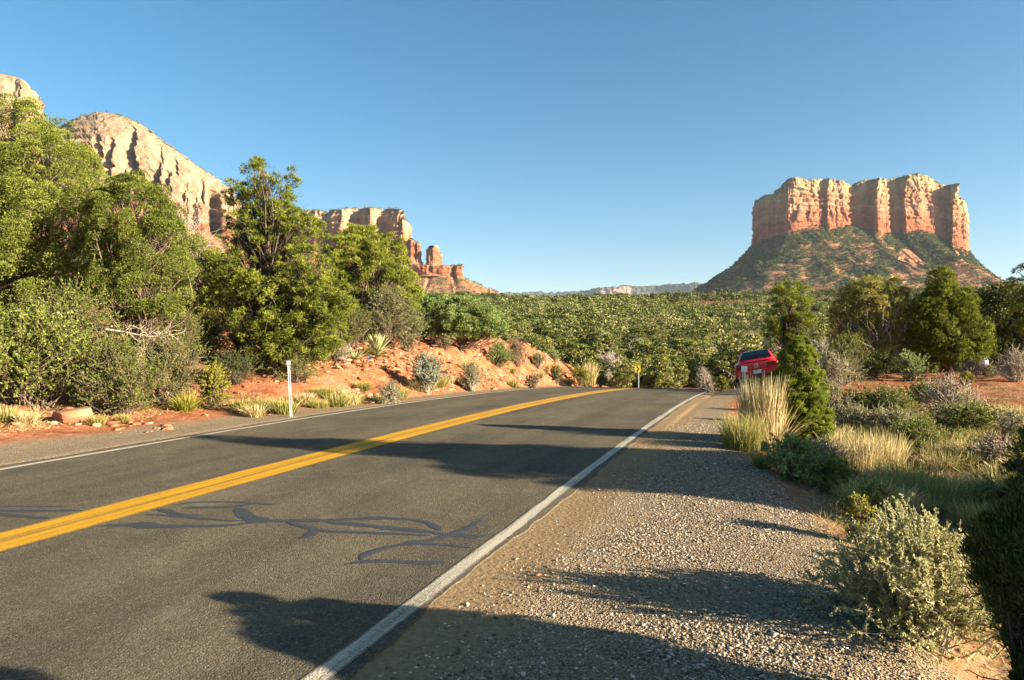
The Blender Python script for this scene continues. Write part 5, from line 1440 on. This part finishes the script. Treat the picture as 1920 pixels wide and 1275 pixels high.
for i, (px, py, s, lab) in enumerate([(1150, 1035, .014, 'brown pebble alone on the dirt patch near the white line'), (1008, 1079, .018, 'red-brown stone on the bare tyre-marked dirt')]):
    X, Y = P(px, py)
    boulder('rock', lab, (X, Y, s * 0.3), s * 1.4, s, s * .7, 640 + i, M['boulder'], cuts=6)

# ------------------------------------------------------------------ posts and sign
def bm_obj(name, bm, mat, parent=None, loc=(0, 0, 0), smooth=False, bevel=0.0):
    if bevel: bmesh.ops.bevel(bm, geom=[e for e in bm.edges], offset=bevel, segments=2, affect='EDGES')
    bmesh.ops.recalc_face_normals(bm, faces=bm.faces)
    me = bpy.data.meshes.new(name); bm.to_mesh(me); bm.free()
    me.materials.append(mat)
    if smooth:
        for p in me.polygons: p.use_smooth = True
    return link(name, me, parent, loc)
def bm_box(bm, c, s, rot=None):
    m = Matrix.Translation(c) @ (rot.to_4x4() if rot else Matrix.Identity(4)) @ Matrix.Diagonal((*s, 1))
    bmesh.ops.create_cube(bm, size=1.0, matrix=m)
def bm_prism(bm, pts, y0, y1):
    """outline in x,z pushed along y"""
    a = [bm.verts.new((p[0], y0, p[1])) for p in pts]; b = [bm.verts.new((p[0], y1, p[1])) for p in pts]
    bm.faces.new(a); bm.faces.new(b[::-1])
    for i in range(len(pts)): bm.faces.new((a[i], b[i], b[(i+1) % len(pts)], a[(i+1) % len(pts)]))
def bm_cyl(bm, p0, p1, r, n=16, r2=None):
    p0, p1 = Vector(p0), Vector(p1); d = p1 - p0
    q = d.to_track_quat('Z', 'Y').to_matrix().to_4x4()
    bmesh.ops.create_cone(bm, cap_ends=True, segments=n, radius1=r, radius2=r if r2 is None else r2, depth=d.length, matrix=Matrix.Translation((p0 + p1) / 2) @ q)

M['white_metal'] = plain('white_painted_steel', (0.56, 0.56, 0.55), 0.45, 0.5, 0.0, 0.0, 0.06, 20)
M['reflector'] = plain('white_reflector', (0.86, 0.86, 0.84), 0.25, 0.6, 0.0, 0.3, 0.03, 40)
M['galv'] = plain('galvanised_steel', (0.55, 0.56, 0.56), 0.4, 0.5, 0.7, 0.0, 0.15, 30)
M['sign_yellow'] = plain('sign_yellow', (0.88, 0.62, 0.0), 0.4, 0.5, 0.0, 0.1, 0.04, 8)
M['black'] = plain('black_paint', (0.012, 0.012, 0.012), 0.5, 0.4)

def channel(bm, h, w=0.055, dpt=0.028):
    """a U-channel post"""
    tk = 0.004
    bm_prism_pts = [(-w/2, 0), (-w/2 + 0.012, 0), (-w/2 + 0.014, dpt), (w/2 - 0.014, dpt), (w/2 - 0.012, 0), (w/2, 0), (w/2, tk), (w/2 - 0.009, tk), (w/2 - 0.011, dpt + tk), (-w/2 + 0.011, dpt + tk), (-w/2 + 0.009, tk), (-w/2, tk)]
    lo = [bm.verts.new((p[0], p[1], -0.1)) for p in bm_prism_pts]; hi = [bm.verts.new((p[0], p[1], h)) for p in bm_prism_pts]
    n = len(lo)
    for i in range(n): bm.faces.new((lo[i], lo[(i+1) % n], hi[(i+1) % n], hi[i]))
    bm.faces.new(hi)
# left post: its reflector faces down the road, we see it almost edge on
loc = at(546, 13.45)
p1 = tag(empty('delineator_post', loc, 0.25), 'slim white steel marker post in the red dirt left of the road', 'marker post')
hgt = top_z(676, 13.45) - loc[2]
bm = bmesh.new(); channel(bm, hgt, 0.046, 0.026); o = bm_obj('post', bm, M['white_metal'], p1)
bm = bmesh.new(); bm_box(bm, (0.0, -0.012, hgt - 0.045), (0.085, 0.012, 0.09)); bm_obj('reflector', bm, M['galv'], p1, bevel=0.003)
bm = bmesh.new(); [bm_cyl(bm, (0, -0.019, hgt - zz), (0, -0.014, hgt - zz), 0.005, 8) for zz in (0.03, 0.06)]; bm_obj('bolt', bm, M['galv'], p1)
p1.rotation_euler = (0.0, -0.045, 0.25)
loc = at(1389, 10.8)
p2 = tag(empty('delineator_post', loc, -0.1), 'white marker post with a square white reflector standing in the straw grass', 'marker post')
hgt = top_z(686, 10.8) - loc[2]
bm = bmesh.new(); channel(bm, hgt - 0.02, 0.05, 0.028); bm_obj('post', bm, M['white_metal'], p2)
bm = bmesh.new(); bm_box(bm, (0.0, -0.010, hgt - 0.048), (0.092, 0.008, 0.092)); bm_obj('reflector', bm, M['reflector'], p2, bevel=0.002)
bm = bmesh.new(); bm_cyl(bm, (0, -0.018, hgt - 0.048), (0, -0.012, hgt - 0.048), 0.006, 8); bm_obj('bolt', bm, M['galv'], p2)
p2.rotation_euler = (0.0, 0.045, -0.1)
# chevron sign
Y = 62.0
loc = at(1196, Y)
s1 = tag(empty('chevron_sign', (loc[0], loc[1], loc[2]), -0.15), 'yellow sign with a black right-pointing chevron beyond the road crest', 'road sign')
k = Y / F
zt_, zb_ = top_z(685.5, Y) - loc[2], top_z(698.0, Y) - loc[2]
W_ = 9.3 * k; H_ = zt_ - zb_; zc = (zt_ + zb_) / 2
bm = bmesh.new(); bm_box(bm, (0, 0, zc), (W_, 0.006, H_)); bm_obj('panel', bm, M['sign_yellow'], s1)
cw, ch, th = W_ * 0.27, H_ * 0.41, W_ * 0.24
bm = bmesh.new()
bm_prism(bm, [(-cw - th/2 + .02, zc + ch), (-cw + th/2 + .06, zc + ch), (cw + .02, zc), (-cw + th/2 + .06, zc - ch), (-cw - th/2 + .02, zc - ch), (cw - th - .01, zc)], -0.009, -0.0035)
bm_obj('chevron', bm, M['black'], s1)
bm = bmesh.new(); bm_box(bm, (0.07, 0.04, (zt_ - 0.1) / 2), (0.085, 0.055, zt_ - 0.1 + 0.2)); bm_obj('post', bm, M['white_metal'], s1, bevel=0.008)
bm = bmesh.new(); [bm_cyl(bm, (0.07, -0.012, zc + q), (0.07, -0.003, zc + q), 0.012, 8) for q in (-0.2, 0.2)]; bm_obj('bolt', bm, M['galv'], s1)

# ------------------------------------------------------------------ red coupe seen from behind
t = NT('red_car_paint')
M['car_red'] = t.finish((0.72, 0.016, 0.022), 0.35, None, 0.5, 0.0, 0.5)
M['glass'] = plain('dark_car_glass', (0.010, 0.014, 0.016), 0.04, 0.6, 0, 0, 0.0)
M['mirror_glass'] = plain('mirror_glass', (0.80, 0.82, 0.84), 0.03, 0.5, 1.0, 0, 0.0)
M['rubber'] = plain('black_rubber', (0.018, 0.018, 0.018), 0.8, 0.3)
M['trim'] = plain('dark_plastic_trim', (0.022, 0.022, 0.023), 0.55, 0.4)
M['tail_red'] = plain('tail_lamp_red', (0.24, 0.004, 0.006), 0.12, 0.6, 0, 0.6, 0.05)
M['plate'] = plain('number_plate_white', (0.74, 0.73, 0.70), 0.4, 0.5, 0, 0, 0.05, 30)
M['chrome'] = plain('chrome', (0.75, 0.76, 0.78), 0.12, 0.5, 1.0, 0, 0.0)
M['emblem_blue'] = plain('emblem_blue', (0.05, 0.10, 0.22), 0.3, 0.5)
CY = 29.3
cx = (1424.5 - 960) / F * CY
cz = -0.42
car = tag(empty('parked_car', (cx, CY, cz)), 'red two-door coupe parked tilted on the far gravel shoulder', 'car')
car.rotation_euler = (0.03, -R(9.5), -math.atan2(DX, DY) - 0.02)
def loft(stations, mat, name, smooth=True, subd=1):
    bm = bmesh.new(); rings = []
    for st in stations: rings.append([bm.verts.new(p) for p in st])
    for a, b in zip(rings, rings[1:]):
        n = len(a)
        for i in range(n): bm.faces.new((a[i], a[(i+1) % n], b[(i+1) % n], b[i]))
    bm.faces.new(rings[0][::-1]); bm.faces.new(rings[-1])
    o = bm_obj(name, bm, mat, car, smooth=smooth)
    if subd:
        md = o.modifiers.new('smooth', 'SUBSURF'); md.levels = subd; md.render_levels = 2
    return o
def body_ring(y, w, zb, zs, zc_):
    half = [(w * .80, zb), (w * .93, zb + .03), (w * .99, zb + .20), (w, (zb + zs) / 2 + .05), (w * .985, zs - .10), (w * .93, zs - .02), (w * .80, zs + .012), (w * .4, zc_)]
    r = [(x, y, z) for x, z in half]
    l = [(-x, y, z) for x, z in half[::-1]]
    return r + l
loft([body_ring(0.0, .84, .40, .93, .955), body_ring(0.02, .87, .36, .96, .985), body_ring(.07, .905, .31, .985, 1.01), body_ring(.35, .935, .27, 1.005, 1.02), body_ring(.9, .945, .25, 1.01, 1.02), body_ring(1.6, .935, .24, .985, 1.0),
      body_ring(2.6, .925, .24, .96, .99), body_ring(3.3, .925, .24, .94, .985), body_ring(4.0, .92, .26, .88, .93), body_ring(4.45, .89, .30, .80, .84), body_ring(4.66, .82, .36, .72, .74), body_ring(4.70, .79, .40, .70, .72)], M['car_red'], 'body')
def cab_ring(y, wb, zb, wt, zt2):
    return [(wb, y, zb), (wb * .995, y, zb + .03), ((wb + wt) / 2, y, (zb + zt2) / 2), (wt * 1.01, y, zt2 - .03), (wt * .93, y, zt2), (wt * .4, y, zt2 + .018), (-wt * .4, y, zt2 + .018), (-wt * .93, y, zt2), (-wt * 1.01, y, zt2 - .03), (-(wb + wt) / 2, y, (zb + zt2) / 2), (-wb * .995, y, zb + .03), (-wb, y, zb)]
# fastback cabin: the roof slopes down to the boot
loft([cab_ring(.42, .78, .97, .74, 1.03), cab_ring(.75, .80, .97, .70, 1.15), cab_ring(1.15, .81, .97, .645, 1.29), cab_ring(1.5, .81, .96, .61, 1.375), cab_ring(2.0, .80, .95, .60, 1.40), cab_ring(2.45, .79, .94, .60, 1.375),
      cab_ring(2.85, .79, .94, .66, 1.20), cab_ring(3.3, .79, .93, .74, 1.0)], M['car_red'], 'cabin', subd=1)
def slab(name, pts, mat, thick=0.006):
    bm = bmesh.new()
    vs = [Vector(p) for p in pts]
    nrm = (vs[1] - vs[0]).cross(vs[2] - vs[0]).normalized()
    a = [bm.verts.new(v) for v in vs]; b = [bm.verts.new(v - nrm * thick) for v in vs]
    bm.faces.new(a); bm.faces.new(b[::-1])
    for i in range(len(a)): bm.faces.new((a[i], b[i], b[(i+1) % len(a)], a[(i+1) % len(a)]))
    return bm_obj(name, bm, mat, car)
rw = []
for i, (y_, z_, w_) in enumerate([(.56, 1.088, .665), (.95, 1.245, .60), (1.42, 1.388, .53)]): rw.append((w_, y_, z_))
bm = bmesh.new()
L_ = [[bm.verts.new((s * w_, y_ - .012, z_ + .014 + (0.016 if abs(s) < .5 else 0))) for s in (-1, -.6, -.2, .2, .6, 1)] for w_, y_, z_ in rw]
for a, b in zip(L_, L_[1:]):
    for i in range(5): bm.faces.new((a[i], a[i+1], b[i+1], b[i]))
bmesh.ops.solidify(bm, geom=bm.faces[:], thickness=0.01)
bm_obj('rear_window', bm, M['glass'], car)
for s in (-1, 1):
    slab('side_window', [(s * .80, 1.25, 1.01), (s * .80, 2.75, 1.00), (s * .70, 2.5, 1.24), (s * .635, 2.05, 1.365), (s * .655, 1.55, 1.335)][::s], M['glass'])
    hs = bmesh.new()
    bmesh.ops.create_icosphere(hs, subdivisions=3, radius=1.0, matrix=Matrix.Translation((s * 1.03, 2.62, 1.04)) @ Matrix.Diagonal((.125, .075, .075, 1)))
    mo = bm_obj('mirror', hs, M['car_red'], car, smooth=True)
    gs = bmesh.new(); bm_prism(gs, [(s * 1.03 + .095 * math.cos(a), 1.04 + .056 * math.sin(a)) for a in np.linspace(0, 2 * math.pi, 14, endpoint=False)], 2.535, 2.545)
    bm_obj('mirror_glass', gs, M['mirror_glass'], mo)
    # tail lamps: a dark panel with three upright red bars
    tl = bmesh.new(); bm_box(tl, (s * .635, -0.004, .835), (.40, .03, .17)); tlo = bm_obj('tail_lamp', tl, M['trim'], car, bevel=.006)
    for q in range(3):
        tb = bmesh.new(); bm_box(tb, (s * (.50 + .125 * q), -0.024, .835), (.085, .016, .145)); bm_obj('lamp_bar', tb, M['tail_red'], tlo, bevel=.004)
    ex = bmesh.new(); bm_cyl(ex, (s * .58, -.03, .30), (s * .58, .25, .30), .042, 18); bm_obj('exhaust', ex, M['chrome'], car)
    for yy in (.92, 3.65):
        wb_ = bmesh.new(); bm_cyl(wb_, (s * .74, yy, .33), (s * .955, yy, .33), .335, 32); wo = bm_obj('wheel', wb_, M['rubber'], car, bevel=0.0)
        rb = bmesh.new(); bm_cyl(rb, (s * .90, yy, .33), (s * .960, yy, .33), .235, 28)
        bm_obj('rim', rb, M['galv'], wo)
        wl = bmesh.new(); bm_cyl(wl, (s * .60, yy, .36), (s * .942, yy, .36), .40, 32); bm_obj('wheel_well', wl, M['trim'], car)
em = bmesh.new(); bm_cyl(em, (0, -.018, .835), (0, .02, .835), .085, 28); eo = bm_obj('emblem', em, M['chrome'], car)
em = bmesh.new(); bm_cyl(em, (0, -.023, .835), (0, -.017, .835), .058, 24); bm_obj('disc', em, M['emblem_blue'], eo)
em = bmesh.new(); bm_box(em, (0, -.025, .835), (.016, .006, .075)); bm_obj('bar', em, M['chrome'], eo)
pb_ = bmesh.new(); bm_box(pb_, (0, -.012, .575), (.335, .02, .165)); po = bm_obj('number_plate', pb_, M['plate'], car, bevel=.004)
pr = bmesh.new(); bm_box(pr, (0, -.006, .575), (.40, .02, .205)); bm_obj('plate_recess', pr, M['trim'], car, bevel=.006)
bp = bmesh.new(); bm_box(bp, (0, .03, .40), (1.50, .10, .10)); bm_obj('bumper_valance', bp, M['trim'], car, bevel=.02)
sp = bmesh.new(); bm_box(sp, (0, .13, 1.035), (1.50, .20, .022)); bm_obj('spoiler', sp, M['car_red'], car, bevel=.008)
bl = bmesh.new(); bm_box(bl, (0, .028, 1.012), (.34, .012, .022)); bm_obj('brake_lamp', bl, M['tail_red'], car, bevel=.003)
bs = bmesh.new(); bm_box(bs, (0, -.004, .712), (1.58, .008, .012)); bm_obj('boot_seam', bs, M['trim'], car)

# ------------------------------------------------------------------ small odds and ends
# white covered heap half hidden behind the twig bushes
M['tarp'] = plain('white_tarpaulin', (0.72, 0.74, 0.78), 0.6, 0.3, 0, 0, 0.10, 6)
loc = at(1843, 31.0)
bm = bmesh.new(); bmesh.ops.create_icosphere(bm, subdivisions=4, radius=1.0)
v = np.array([p.co for p in bm.verts])
r = 1 + 0.16 * fbm(v[:, 0] * 1.6 + 4, v[:, 1] * 1.6, v[:, 2] * 1.6, 3) + 0.05 * fbm(v[:, 0] * 6, v[:, 1] * 6, v[:, 2] * 2, 3, ridged=True)
zc = top_z(681, 31.0) - loc[2]; zt_ = top_z(659, 31.0) - loc[2]
hh = zt_
v = v * r[:, None]
v[:, 2] = np.maximum(v[:, 2], -0.1)
taper_ = 1.0 - 0.2 * np.clip(v[:, 2], 0, 1) ** 2
v = np.stack([v[:, 0] * .25 * taper_, v[:, 1] * .25 * taper_, v[:, 2] * hh / 1.12], -1)
for p, q in zip(bm.verts, v): p.co = q
o = bm_obj('tarp_heap', bm, M['tarp'], None, loc, smooth=True)
tag(o, 'white covered heap half hidden behind twig bushes at the right', 'covered heap')
# blue scrap at the foot of the yucca
M['blue_plastic'] = plain('blue_plastic', (0.03, 0.13, 0.40), 0.4, 0.5, 0, 0, 0.05)
loc = at(689, 21.3)
bm = bmesh.new()
pp = [(0, 0, .06), (.012, .012, .12), (.03, 0, .18), (.045, .024, .23)]
for a, b in zip(pp, pp[1:]):
    q = [bm.verts.new(c) for c in ((a[0] - .02, a[1], a[2]), (a[0] + .02, a[1] + .01, a[2]), (b[0] + .02, b[1] + .01, b[2]), (b[0] - .02, b[1], b[2]))]
    bm.faces.new(q)
bmesh.ops.remove_doubles(bm, verts=bm.verts, dist=0.001)
bmesh.ops.solidify(bm, geom=bm.faces[:], thickness=0.004)
tag(bm_obj('plastic_scrap', bm, M['blue_plastic'], None, loc), 'blue plastic scrap at the foot of the spiky pale yucca', 'litter')

# ------------------------------------------------------------------ the air: a thin even haze round everything
bm = bmesh.new()
bmesh.ops.create_cube(bm, size=1.0, matrix=Matrix.Translation((0, 0, 345)) @ Matrix.Diagonal((21000, 21000, 810, 1)))
me = bpy.data.meshes.new('haze'); bm.to_mesh(me); bm.free()
hz = bpy.data.materials.new('haze'); hz.use_nodes = True
hn = hz.node_tree; hn.nodes.clear()
ho = hn.nodes.new('ShaderNodeOutputMaterial'); hv = hn.nodes.new('ShaderNodeVolumePrincipled')
hv.inputs['Color'].default_value = (0.72, 0.84, 1.0, 1)
hv.inputs['Density'].default_value = 0.000032
hv.inputs['Anisotropy'].default_value = 0.0
hn.links.new(hv.outputs[0], ho.inputs['Volume'])
me.materials.append(hz)
tag(link('haze', me), 'thin blue haze over the far rocks', 'haze', kind='stuff')
